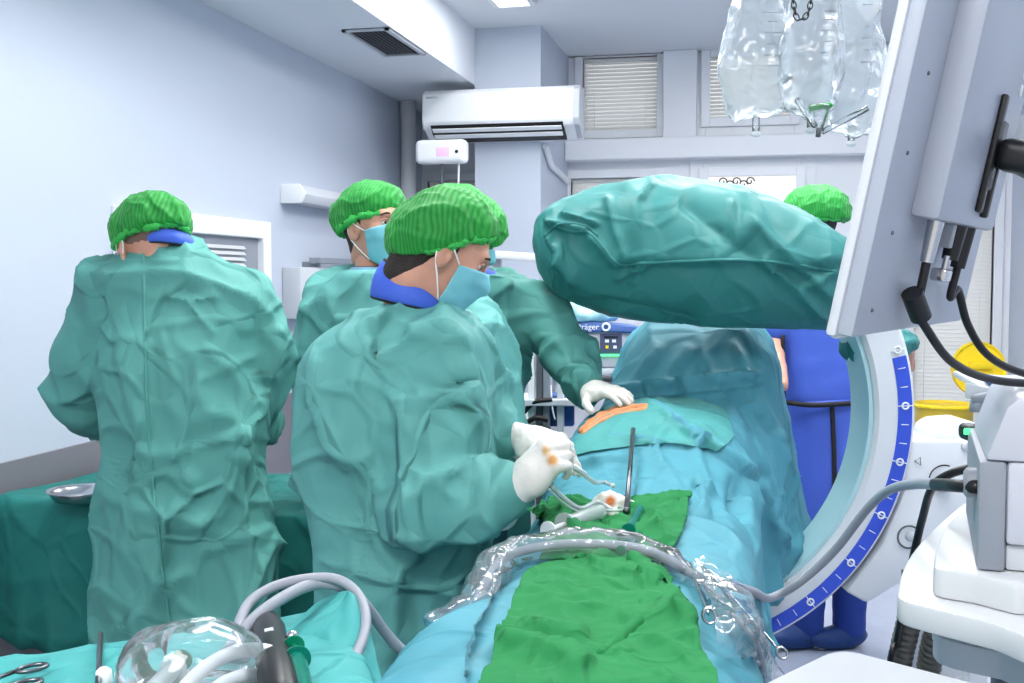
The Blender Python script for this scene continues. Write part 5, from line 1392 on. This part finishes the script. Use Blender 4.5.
# ---- anaesthesia machine behind the patient's left
d = 4.5; q = at(606, 360, d); RX = frame(x=Rv, y=Fh)
r_ = empty('anaesthesia_machine', (q[0], q[1] + .15, 0), 'grey anaesthesia machine with a blue top and small colour screen behind the drape', 'medical machine')
bw = (652 - 566) / FPX * d
mid = at(611, 350, d)
def rb(px, py, dd, sx, sy, sz, m, name, par=None, bev=.01, dep0=0):
    c = at(px, py, dd) + Fh * (sy / 2 + dep0); return build(name, *box(c, (sx, sy, sz), RX, bev), m, par or r_, smooth='auto')
hb = rb(607, 349, d, .38, .3, .155, 'machine_grey', 'monitor_housing')
top = [at(a, b, d - .02) for a, b in ((559, 331), (568, 330), (580, 324), (592, 322), (636, 327), (650, 330), (650, 333), (630, 333), (600, 332), (580, 334), (565, 336))]
build('blue_top', *prism(top, Fh * .34, .004), 'drager_blue', r_, smooth='auto')
text_obj('maker_name', 'Dräger', .034, at(587, 327, d - .026), frame(x=Rv, y=UZ), 'mark_white', r_)
build('round_badge', *tube([at(606, 327, d - .026) + (Rv * math.cos(t) + UZ * math.sin(t)) * .014 for t in np.linspace(0, 2 * PI, 20, endpoint=False)], .005, 6, closed=True), 'mark_white', r_)
sc = rb(611, 344, d - .004, .09, .01, .085, 'screen_lit', 'screen', hb, .002)
for k, (a, b, w_, h_, m_) in enumerate(((607, 341, .016, .012, 'mark_white'), (614, 341, .016, .012, 'mark_white'), (607, 347, .012, .012, 'yellow_plastic'), (615, 347, .014, .012, 'mark_white'), (611, 337, .06, .006, 'black_plastic'))):
    build('readout', *box(at(a, b, d - .012), (w_, .003, h_), RX), m_, sc, smooth=False)
build('status_strip', *box(at(611, 355, d - .008), (.09, .004, .006), RX), 'led_green', hb, smooth=False)
build('key_column', *join(*[box(at(594, 336 + 4.2 * k, d - .008), (.028, .004, .010), RX) for k in range(6)]), 'grey_plastic', hb, smooth=False)
rb(600, 372, d, .42, .34, .03, 'grey_plastic', 'work_shelf')
build('body', *box(at(600, 372, d + .2) * A(1, 1, 0) + A(0, 0, .55), (.40, .32, 1.06), RX, .01), 'machine_grey', r_, smooth='auto')
for k in range(3): build('drawer', *box(at(600, 372, d + .025) * A(1, 1, 0) + A(0, 0, .25 + .2 * k), (.36, .02, .17), RX, .006), 'drager_blue' if k == 2 else 'grey_plastic', r_, smooth='auto')
for s in (-1, 1): w_ = at(600 + s * 40, 372, d + .1); w_[2] = .04; build('castor', *sphere(w_, .04, nu=14, nv=8), 'black_plastic', r_)
# plastic sheeting lying on it
V, F = sdf_mesh([(P_ell(at(585, 314, d + .1), (.13, .12, .05), RX), 0), (P_ell(at(570, 305, d + .1), (.08, .1, .04), RX), .03)], .012)
V = buckle(V, F, .15, 25, .03, .03, .010, 12, seed=8, crisp=.012, cs=9); mat('pale_sheet', rgb(170, 222, 232), rough=.25, trans=.25)
V[:, 2] = np.maximum(V[:, 2], at(600, 322, d)[2])
tag(build('plastic_sheet', V, F, 'pale_sheet'), 'crumpled pale plastic sheet lying on the anaesthesia machine', 'plastic sheet')
# equipment rack between the hidden surgeon and that machine
d = 4.15
r_ = empty('equipment_rack', at(545, 400, d) * A(1, 1, 0), 'narrow rack with tubes and shelves between the hidden surgeon and the drape', 'rack')
for a, m_ in ((531, 'white_plastic'), (539, 'dark_grey'), (546, 'mid_grey'), (560, 'grey_plastic')):
    q = at(a, 400, d); build('post', *boxx(q[0] - .012, q[0] + .012, q[1], q[1] + .03, 0, 1.28, .003), m_, r_, smooth=False)
for z, m_ in ((1.04, 'grey_plastic'), (.86, 'mid_grey'), (.55, 'grey_plastic')):
    q = at(547, 400, d); build('shelf', *box((q[0], q[1] + .1, z), (.22, .25, .025), RX, .004), m_, r_, smooth=False)
build('monitor_box', *box(at(541, 422, d) + Fh * .1, (.08, .12, .06), RX, .008), 'white_plastic', r_, smooth='auto')
build('blue_bin', *box(at(562, 412, d) + Fh * .1, (.10, .14, .12), RX, .01), 'drager_blue', r_, smooth='auto')
for p_ in ([at(524, 412, d), at(535, 402, d - .02), at(552, 400, d - .02)], [at(524, 425, d), at(535, 418, d - .02), at(548, 420, d - .02)], [at(530, 432, d), at(540, 428, d - .02), at(550, 430, d - .02)]):
    build('tube', *tube(spline(p_, 8), .010, 10), 'cable_black', r_)
build('line', *tube(spline([at(551, 385, d), at(552, 405, d - .02), at(555, 420, d - .02)], 6), .003, 8), 'white_plastic', r_)

# ---- yellow waste bin with its lid up
d = 6.2; q = at(944, 405, d)
r_ = empty('waste_bin', (q[0], q[1], 0), 'yellow waste bin with its round lid raised, under the right-hand blind', 'bin')
zr = q[2]
build('bin_body', *lathe([(.12, 0), (.125, .02), (.155, zr - .01), (.16, zr), (.150, zr), (.14, zr - .02), (.115, .03)], (q[0], q[1], 0), UZ, 40), 'yellow_bag', r_)
build('rim', *tube([A(q[0] + .163 * math.cos(t), q[1] + .163 * math.sin(t), zr) for t in np.linspace(0, 2 * PI, 40, endpoint=False)], .012, 8, closed=True), 'yellow_plastic', r_)
lc = at(978, 369, d + .1)
build('lid', *lathe([(.0, 0), (.158, 0), (.160, .006), (.156, .022), (.148, .022), (.140, .012), (.0, .012)], lc, nrm(-Fh + UZ * .15), 48), 'yellow_plastic', r_, smooth='auto')
build('lid_boss', *box(lc - Fh * .02 + UZ * .02, (.13, .03, .04), RX, .008), 'yellow_plastic', r_, smooth='auto')
build('lid_hinge', *tube([lc - UZ * .15, A(lc[0] - .03, lc[1], zr)], .012, 8), 'yellow_plastic', r_)

# ---- instrument cart at the right with the grey console
d = 1.5
zs = 1.085
def zp(px, py, z=None): return atZ(px, py, zs if z is None else z)
r_ = empty('equipment_cart', zp(1010, 600) * A(1, 1, 0), 'white equipment cart with rounded shelves at the right edge', 'cart')
# rounded upper shelf: outline in plan
out = [zp(*p) for p in ((1000, 486), (968, 500), (938, 524), (915, 548), (903, 568), (898, 588), (900, 598), (925, 606), (990, 622), (1060, 640), (1150, 600), (1100, 500))]
def slab(pts, z0, z1, m, name, par=None, bev=.006):
    pts = [A(p[0], p[1], z0) for p in pts]; return build(name, *prism(pts, A(0, 0, z1 - z0), bev), m, par if par is not None else r_, smooth='auto')
slab(spline(out, 4, closed=True), zs - .035, zs, 'shelf_white', 'top_shelf')
out2 = [atZ(*p, 1.0) for p in ((940, 612), (936, 622), (938, 640), (1000, 655), (1080, 670), (1100, 560), (1010, 560))]
slab(spline(out2, 3, closed=True), .965, 1.005, 'grey_plastic', 'lower_shelf')
out3 = [atZ(*p, 1.125) for p in ((985, 500), (950, 520), (937, 545), (934, 562), (938, 568), (975, 574), (1040, 585), (1120, 560), (1080, 480))]
dk = slab(spline(out3, 3, closed=True), zs - .0, 1.125, 'shelf_white', 'sliding_tray')
c = atZ(1010, 590, 1.105); build('tray_insert', *box(c + A(.03, 0, 0), (.09, .03, .03), RX, .004), 'dark_grey', dk, smooth='auto')
cc_ = atZ(1060, 560, 1.0)
for s in (0, 1):
    q = atZ(1000 if s == 0 else 1120, 600, 1.0) ; q = A(q[0] + .03, q[1] + .03, 0)
    build('upright', *boxx(q[0] - .03, q[0] + .03, q[1] - .03, q[1] + .03, .1, .97, .006), 'dark_grey', r_, smooth='auto')
q = atZ(1080, 600, 1.0)
build('bottom_plinth', *boxx(q[0] - .22, q[0] + .2, q[1] - .2, q[1] + .2, .08, .16, .02), 'grey_plastic', r_, smooth='auto')
for a in (-.17, .17):
    for b in (-.15, .15): build('castor', *sphere((q[0] + a, q[1] + b, .04), .04, nu=14, nv=8), 'black_plastic', r_)
# console on the tray
k0 = at(976, 578, 1.44); zc0 = 1.126
r2 = empty('console', (k0[0] + .15, k0[1], zc0), 'grey and white electronic console on the cart at the right edge', 'medical machine')
def cpt(px, py, dd): return at(px, py, dd)
x0c = at(976, 578, 1.42)
sd = nrm(Rv * .35 + Fh * .94); fr_ = nrm(Rv * .94 - Fh * .35)
RCn = frame(x=fr_, z=UZ)
org = A(x0c[0], x0c[1], zc0)
def cb(a, b, z, sa, sb, sz, m, name, par=None, bev=.006):
    return build(name, *box(org + fr_ * (a + sa / 2) + sd * (b + sb / 2) + UZ * (z + sz / 2), (sa, sb, sz), RCn, bev), m, par or r2, smooth='auto')
hh_ = at(976, 460, 1.42)[2] - zc0
cb(0, 0, 0, .034, .36, hh_, 'mid_grey', 'side_panel'); cb(.034, .01, .0, .30, .34, hh_ * .25, 'grey_plastic', 'base_panel'); cb(.034, .0, hh_ * .25, .30, .35, hh_ * .75 - .0, 'machine_grey', 'front_panel')
tp = [org + fr_ * a + UZ * z for a, z in ((.006, hh_), (.34, hh_), (.34, hh_ + .10), (.045, hh_ + .085), (.030, hh_ + .07))]
build('sloped_top', *prism(tp, sd * .34, .008), 'machine_grey', r2, smooth='auto')
build('socket', *lathe([(.020, 0), (.020, .012), (.015, .016)], org + UZ * (hh_ * .74) + sd * .05, -fr_, 24), 'mid_grey', r2, smooth='auto')
# black clamp with green lamp, attached behind the console
g0 = at(982, 434, 1.75)
r3 = empty('power_indicator', g0, 'small black unit with a glowing green light beside the console', 'indicator')
V, F = sdf_mesh([(P_box(g0, (.062, .05, .028), frame(x=Rv, z=nrm(UZ + Rv * .12)), .010), 0)], .004); build('case', V, F, 'black_plastic', r3)
build('lamp', *box(at(968, 431.5, 1.722), (.013, .004, .010), RX, .002), 'led_green', r3)
build('bracket', *box(g0 + Rv * .05 + Fh * .02 - UZ * .02, (.08, .02, .02), RX, .003), 'dark_grey', r3)
# tilted tray of leads behind
q = at(1010, 400, 2.1)
r3 = empty('keyboard_tray', q, 'tilted grey tray with a handle holding blue packets, behind the console', 'tray')
RK = frame(x=nrm(Rv * .9 + Fh * .3 - UZ * .10), y=nrm(Fh * .9 - Rv * .3 + UZ * .3))
build('tray_plate', *box(q + Rv * .03 + UZ * .01, (.20, .18, .012), RK, .004), 'grey_plastic', r3, smooth='auto')
build('tray_front', *prism([at(967, 383, 2.02), at(1030, 397, 1.95), at(1030, 412, 1.95), at(1006, 411, 1.97), at(967, 398, 2.02)], Fh * .01, .002), 'grey_plastic', r3, smooth='auto')
build('handle', *join(tube([at(972, 400, 2.0), at(994, 396.5, 1.98)], .010, 14), tube([at(977, 400, 2.0), at(977, 412, 2.0)], .013, 14)), 'mid_grey', r3)
for k, (a, b) in enumerate(((996, 385), (1006, 387), (1016, 386), (1012, 391))): build('packet', *box(at(a, b, 2.08), (.022, .05, .006), RK @ rotz(.4 * k), .002), ('drager_blue', 'mark_white', 'pale_sheet', 'mark_white')[k], r3, smooth=False)
# yellow-and-white thing between the C-arm and the console
q = at(980, 452, 2.6)
r3 = empty('yellow_label_post', (q[0], q[1], 0), 'yellow and white post with warning stickers behind the console', 'post')
build('post', *box((q[0], q[1], .6), (.045, .04, 1.1), RX, .004), 'white_plastic', r3, smooth='auto')
build('sticker', *box((q[0], q[1], 1.08) - Fh * .022, (.03, .003, .09), RX), 'yellow_plastic', r3); build('sticker_dot', *sphere(A(q[0], q[1], 1.10) - Fh * .024, (.008, .004, .008), nu=12, nv=8), 'mark_white', r3)
build('foot', *box((q[0], q[1], .025), (.25, .25, .05), RX, .01), 'grey_plastic', r3)
# corrugated hoses
def corr(pts, r, lab):
    P = spline(pts, 40); d_ = np.concatenate([[0], np.cumsum(np.linalg.norm(np.diff(P, axis=0), axis=1))])
    P = np.stack([np.interp(np.linspace(0, d_[-1], 260), d_, P[:, i]) for i in range(3)], 1)
    tag(build('corrugated_hose', *tube(P, r * (1 + .16 * np.sin(np.linspace(0, d_[-1], 260) / .014 * 2 * PI)), 16), 'corrugated'), lab, 'hose', 'corrugated hoses under the cart')
corr([at(925, 560, 2.0), at(912, 610, 2.0), at(900, 660, 2.05), at(890, 720, 2.1), at(885, 860, 2.3)], .020, 'ribbed dark hose hanging below the white cart shelf, the left one')
corr([at(950, 580, 2.0), at(938, 625, 2.0), at(928, 672, 2.05), at(920, 740, 2.1), at(915, 880, 2.3)], .020, 'ribbed dark hose hanging below the white cart shelf, the right one')
cable('power_cable', [at(905, 570, 1.95), at(903, 605, 1.95), at(897, 640, 2.0), at(890, 665, 2.0), at(880, 760, 2.2), at(870, 900, 2.4)], .006, 'cable_black', 'thin black cable hanging just left of the ribbed hoses')
cable('power_cable', [at(976, 467, 1.72), at(950, 474, 1.75), at(932, 488, 1.8), at(922, 520, 1.9), at(916, 545, 1.95), at(910, 570, 2.0)], .007, 'cable_black', 'black cable curving down from the console past the C-arm housing')
# white machine top, bottom right corner
zc_ = 1.135; k0 = atZ(838, 645, zc_); k1 = atZ(748, 688, zc_); k2 = atZ(1030, 695, zc_)
e1 = nrm(k1 - k0); e2 = nrm(k2 - k0)
r3 = empty('white_trolley', (k0 + e1 * .2 + e2 * .2) * A(1, 1, 0), 'smooth white top of a trolley cutting across the bottom right corner', 'trolley')
pts = [k0, k0 + e1 * .40, k0 + e1 * .40 + e2 * .42, k0 + e2 * .42]
bm = bmesh.new(); 
def rounded(pts, r, n=6):
    o = []; N_ = len(pts)
    for i in range(N_):
        a, b, c = pts[i - 1], pts[i], pts[(i + 1) % N_]; d1 = nrm(a - b); d2 = nrm(c - b)
        for k in range(n + 1):
            t = k / n; o.append((1 - t) ** 2 * (b + d1 * r) + 2 * t * (1 - t) * b + t * t * (b + d2 * r))
    return o
bm.free()
V, F = prism([p - A(0, 0, .06) for p in rounded(pts, .03)], A(0, 0, .06), .008); build('top', V, F, 'shelf_white', r3, smooth='auto')
V, F = prism([A(p[0], p[1], .12) for p in rounded([k0 + e1 * .03 + e2 * .03, k0 + e1 * .37 + e2 * .03, k0 + e1 * .37 + e2 * .39, k0 + e1 * .03 + e2 * .39], .03)], A(0, 0, zc_ - .18), .008); build('cabinet', V, F, 'grey_plastic', r3, smooth='auto')
for a in (.06, .34):
    for b in (.06, .36): q = k0 + e1 * a + e2 * b; build('castor', *sphere((q[0], q[1], .06), .06, nu=14, nv=8), 'black_plastic', r3)
# ================================================================== hoses, tools and small things
root = empty('suction_hose', drop(560, 560), 'long grey hose in a clear plastic sleeve crossing the patient drape', 'hose')
pts = [at(462, 628, 1.72), at(478, 600, 1.78)] + [drop(a, b, .022) for a, b in ((502, 575), (525, 563), (555, 557), (590, 556), (625, 558), (655, 566))]
end = drop(692, 586, .02)
left = [at(205, 700, 1.38), at(228, 652, 1.42), at(262, 612, 1.48), at(310, 585, 1.55), (at(345, 588, 1.58)), at(366, 606, 1.62), at(385, 632, 1.66), at(405, 652, 1.68), at(430, 656, 1.70)]
build('hose', *tube(spline(left + pts + [end, drop(720, 594, .02), drop(745, 600, .02), at(770, 598, 2.2), at(800, 582, 2.2), at(835, 550, 2.15), at(868, 508, 2.05), at(890, 490, 1.95), at(915, 484, 1.75), at(945, 485, 1.55)], 8), .0085, 14), 'hose_grey', root)
build('plug', *join(cyl(at(935, 484.5, 1.58), at(978, 487, 1.43), .009, seg=16)), 'cable_black', root)
# clear sleeve
sp = spline([at(440, 640, 1.72), at(462, 622, 1.74), at(480, 598, 1.80)] + [drop(a, b, .024) for a, b in ((502, 577), (525, 565), (555, 559), (590, 558), (625, 561), (655, 568), (688, 584))], 10)
rr = np.interp(np.linspace(0, 1, len(sp)), [0, .15, .5, .8, .92, 1], [.042, .034, .026, .030, .022, .008])
V, F = tube(sp, rr, 26); F = [f for f in F if len(f) == 4]; V = V + np.random.RandomState(2).normal(0, .0008, V.shape); V = buckle(V, np.array(F), .12, 20, .03, .05, .004, 16, seed=4, crisp=.004, cs=14, cst=(1, 1, 1), pre=1)
build('clear_sleeve', V, F, 'clear_sleeve', root)
# film hanging down on the left of the drape, and the fan of film on the right
def film_sheet(P, seed, amp=.008):
    c = [spline(r, 10) for r in P]; G = np.array([spline([k[j] for k in c], 10) for j in range(len(c[0]))])
    V = G.reshape(-1, 3); F = grid_faces(*G.shape[:2]); return buckle(V, F, .15, 25, .03, .04, amp, 14, seed=seed, crisp=.005, cs=14, cst=(1, 1, 1), pre=0), F
o = build('film_skirt', *film_sheet([[at(476, 600, 1.78), at(450, 640, 1.70), at(425, 690, 1.62)], [drop(500, 580, .02), at(470, 640, 1.72), at(452, 695, 1.60)], [drop(512, 575, .02), drop(480, 640, .02), drop(470, 690, .02)]], 2), 'clear_film', root)
o = build('film_fan', *film_sheet([[drop(688, 584, .03), drop(705, 620, .03), drop(712, 660, .03), at(722, 700, 1.70)], [drop(692, 582, .035), drop(725, 618, .04), drop(742, 650, .04), at(760, 700, 1.75)], [drop(700, 580, .04), drop(735, 610, .04), at(765, 645, 1.9), at(795, 685, 1.85)]], 5), 'clear_film', root)
# thin hose under the film
cable('thin_hose', [drop(700, 592, .02), drop(725, 625, .02), drop(745, 655, .025), at(765, 690, 1.8)], .004, 'hose_grey', 'thin grey line running down to the right under the clear film')
cable('thin_hose', [at(232, 700, 1.36), at(240, 650, 1.42), at(238, 628, 1.45), at(252, 600, 1.50), at(285, 583, 1.54), at(330, 578, 1.56), at(356, 592, 1.55), at(366, 620, 1.50), at(356, 655, 1.44), at(325, 700, 1.36)], .0072, 'hose_grey', 'grey hose looping high over the lower left trolley', cat='hose')
cable('thin_hose', [at(170, 705, 1.22), at(200, 672, 1.26), at(235, 652, 1.30), at(270, 652, 1.30), at(292, 668, 1.28), at(306, 700, 1.24)], .0085, 'hose_white', 'thick pale hose coiled lowest left, wrapped round the black handle', cat='hose')
cable('thin_hose', [at(195, 710, 1.20), at(222, 684, 1.24), at(252, 675, 1.26), at(280, 682, 1.25), at(296, 710, 1.22)], .0078, 'hose_white', 'pale hose at the very bottom edge in front of the black handle', cat='hose')
def syringe(p, q, r, m, plunger, lab, group='syringes on the draped surfaces', flange=None, parent=None):
    p, q = np.asarray(p, float), np.asarray(q, float); ax = nrm(q - p); L = np.linalg.norm(q - p)
    root = empty('syringe', (p + q) / 2 - A(0, 0, r), lab, 'syringe', group)
    build('barrel', *lathe([(r * .75, L * .28), (r, L * .29), (r, L * .90), (r * .4, L * .93), (r * .25, L)], p, ax, 24), m, root, smooth='auto')
    build('plunger', *join(lathe([(r * 1.15, 0), (r * 1.15, .003), (r * .35, .004), (r * .35, L * .5), (r * .9, L * .5), (r * .9, L * .55)], p, ax, 24)), plunger, root, smooth='auto')
    build('flange', *lathe([(r * 1.5, L * .27), (r * 1.5, L * .29)], p, ax, 24), m, root, smooth='auto')
    return root
syringe(drop(551, 544, .026), drop(606, 522, .026), .0155, 'syringe_clear', 'white_plastic', 'large white and clear syringe lying on the dark green towel, plunger towards the left')
syringe(drop(622, 552, .02), drop(642, 516, .02), .0095, 'syringe_green', 'green_fluid', 'upper green-filled syringe lying on the towel beside the steel rod')
syringe(drop(620, 562, .02), drop(640, 545, .02), .0085, 'syringe_green', 'green_fluid', 'lower green-filled syringe on the towel touching the plastic sleeve')
# steel rod
a, b = drop(633, 434, .012), drop(627, 520, .020)
tag(build('steel_rod', *join(tube([a, b], .0058, 14), cyl(b, b + nrm(b - a) * .006, .0075, seg=14), sphere(a, .0062, nu=14, nv=8)), 'steel_dark'), 'long straight steel rod lying down the middle of the blue drape', 'rod')
# gauze stained with iodine at the end of the tube
g = drop(612, 513, .022)
gm = strip_mat('stained_gauze', rgb(240, 236, 226), [((-.006, -.004, .035), .017, rgb(196, 104, 26)), ((.034, .0, .02), .010, rgb(206, 150, 90))])
V, F = sdf_mesh([(P_ell(g, (.028, .022, .026)), 0), (P_ell(g + Rv * .03 - UZ * .004, (.022, .014, .012)), .012), (P_ell(g - Fh * .03 - UZ * .016, (.022, .018, .010)), .01), (P_ell(g - Rv * .02 + Fh * .01, (.02, .016, .016)), .01)], .0035)
V = buckle(V, F, .12, 20, .04, .04, .003, 34, seed=6, crisp=.003, cs=30, cst=(1, 1, 1))
tag(build('gauze_swab', V, F, gm), 'white gauze swab stained orange, on the dark green towel at the end of the tubing', 'swab')
# tubing held in the gloves
h1 = at(562, 464, 2.16)
r_ = empty('clear_tubing', drop(600, 500), 'thin clear tubing looped from the gloved hands to the stained gauze', 'tubing')
mat('tube_clear', rgb(222, 232, 234), rough=.15, trans=.35, ior=1.3)
build('tube', *tube(spline([at(548, 456, 2.18), h1, at(578, 470, 2.22), at(594, 482, 2.28), drop(606, 495, .03), drop(614, 505, .045)], 8), .0050, 10), 'tube_clear', r_)
build('tube', *tube(spline([at(552, 486, 2.14), at(562, 496, 2.18), at(580, 508, 2.24), drop(598, 516, .03), drop(612, 519, .02)], 8), .0044, 10), 'tube_clear', r_)
build('tube', *tube(spline([at(549, 489, 2.13), at(560, 500, 2.18), at(578, 511, 2.23), drop(596, 519, .028)], 8), .0026, 10), 'tube_clear', r_)
build('joint', *cyl(at(574, 467, 2.21), at(584, 474, 2.245), .0062, seg=14), 'white_plastic', r_)
ring = drop(613, 517, .018); build('loop', *tube([ring + Rv * .026 * math.cos(t) + Fh * .020 * math.sin(t) for t in np.linspace(0, 2 * PI, 28, endpoint=False)], .0030, 8, closed=True), 'tube_clear', r_)
# clamps
def clamp(tip, mid, ra, rb, lab, r=.0026, rr=.011):
    root = empty('forceps', (np.asarray(ra) + np.asarray(rb)) / 2, lab, 'forceps', 'steel clamps on the drape')
    for k, q in enumerate((ra, rb)):
        s = (mid - tip); s = s / np.linalg.norm(s); x = mid + (0.003 * (1 if k else -1)) * Rv
        dq = nrm(q - mid); c = q + dq * rr
        vw = nrm(ray(700, 620)); e1_ = nrm(dq - vw * (dq @ vw)); e2_ = nrm(np.cross(e1_, vw))
        build('shank', *tube(spline([tip + Rv * .001 * (1 if k else -1), x, q], 8), r, 8), 'steel', root)
        build('finger_ring', *tube([c + e1_ * rr * math.cos(t) + e2_ * rr * .8 * math.sin(t) for t in np.linspace(0, 2 * PI, 22, endpoint=False)], r * .95, 8, closed=True), 'steel', root)
    build('ratchet', *cyl(ra * .8 + mid * .2, rb * .8 + mid * .2, .0018, seg=8), 'steel', root)
    build('pivot', *sphere(mid, .0045, nu=12, nv=8), 'steel', root)
    return root
clamp(drop(688, 574, .02), drop(696, 596, .022), drop(703, 627, .022), drop(726, 626, .024), 'steel forceps clamped on the drape, rings hanging towards the viewer')
clamp(drop(694, 578, .03), drop(712, 600, .03), drop(738, 640, .03), drop(756, 655, .035), 'second steel forceps lower right, half under the clear film', r=.0022, rr=.009)
# ---- on the lower left trolley
zt_ = 1.026
def tz(px, py, h=0): return atZ(px, py, zt_ + h)
# clear bag
c = tz(192, 668, .03)
def fbag(P):
    q = (P - c) @ RT; s = np.sqrt((q[..., 0] / .085) ** 2 + (q[..., 1] / .085) ** 2 + (q[..., 2] / .055) ** 2); return (s - 1) * .055
V, F = sdf_mesh([((fbag, c - .1, c + .1), 0)], .006); V = buckle(V, F, .12, 25, .03, .05, .007, 10, seed=12, crisp=.005, cs=9, cst=(1, 1, 1)); V[:, 2] = np.maximum(V[:, 2], zt_ + .002)
film('clear_bag_near', .10, bump=.5, bscale=9)
tag(build('plastic_bag', V, F, 'clear_bag_near'), 'crumpled clear plastic bag on the lower left trolley', 'plastic bag')
# black handpiece
a, b = tz(281, 700, .03), at(267, 622, 1.50)
r_ = empty('black_handpiece', (a + b) / 2, 'black cylindrical handpiece with white lettering among the coiled hoses', 'surgical tool')
ax = nrm(b - a); L_ = np.linalg.norm(b - a)
build('body', *lathe([(.016, 0), (.021, .01), (.022, L_ * .5), (.022, L_ * .85), (.018, L_ * .97), (.008, L_)], a, ax, 32), 'black_plastic', r_, smooth='auto')
pm = a + (b - a) * .62; vw = nrm(pm - EYE); nn_ = nrm(-(vw - ax * (vw @ ax))); text_obj('lettering', 'III', .016, pm + nn_ * .0222, frame(x=-ax, z=nn_), 'mark_white', r_, ext=.001)
q = at(236, 668, 1.40); build('chrome_collar', *join(lathe([(.020, 0), (.024, .003), (.024, .010), (.020, .013), (.024, .016), (.024, .024), (.019, .028), (.019, .045)], q - UZ * .02, UZ, 28)), 'steel', r_, smooth='auto')
# rods, syringes, scissors
a, b = tz(97, 700, .012), at(101, 634, 1.46)
tag(build('probe', *join(tube([a, b], .0036, 12)), 'steel_dark'), 'thin upright steel probe near the left end of the trolley', 'probe')
tag(build('white_stopper', *join(lathe([(.009, 0), (.010, .003), (.009, .016), (.004, .020)], tz(104, 684, 0), UZ, 18)), 'white_plastic'), 'small white stopper on the trolley next to the steel probe', 'stopper')
syringe(tz(182, 660, .016), tz(148, 695, .016), .011, 'syringe_clear', 'green_fluid', 'syringe with dark green plunger beside the clear bag, on the lower left trolley')
syringe(tz(294, 645, .03), tz(306, 700, .02), .011, 'syringe_green', 'green_fluid', 'green syringe with a steel tip leaning against the raised cloth fold')
tag(build('steel_tip', *join(sphere(tz(292, 637, .03), .0085, nu=16, nv=10), cyl(tz(292, 637, .03), tz(294, 644, .03), .004)), 'steel'), 'round steel tip at the top of the green syringe by the cloth fold', 'fitting')
r_ = empty('scissors', tz(30, 676, .008), 'surgical scissors with looped steel handles at the bottom left corner', 'scissors')
for k, (px, py) in enumerate(((32, 668), (26, 684))):
    c = tz(px, py, .008); build('finger_ring', *tube([c + tx * .017 * math.cos(t) + ty * .011 * math.sin(t) for t in np.linspace(0, 2 * PI, 24, endpoint=False)], .0028, 8, closed=True), 'steel_dark', r_)
    build('shank', *tube([c - tx * .016, tz(-30, 688 + k * 4, .008)], .0028, 8), 'steel_dark', r_)
# bin bag behind the fold on the floor between the surgeons
c = at(290, 606, 2.75)
V, F = sdf_mesh([(P_ell(A(c[0], c[1], .62), (.10, .10, .12)), 0)], .012); V = buckle(V, F, .2, 25, .03, .03, .012, 10, seed=2, crisp=.015, cs=9)
# ================================================================== people placed
surgeon_front(); surgeon_back(); surgeon_middle(); surgeon_hidden(); radiographer()
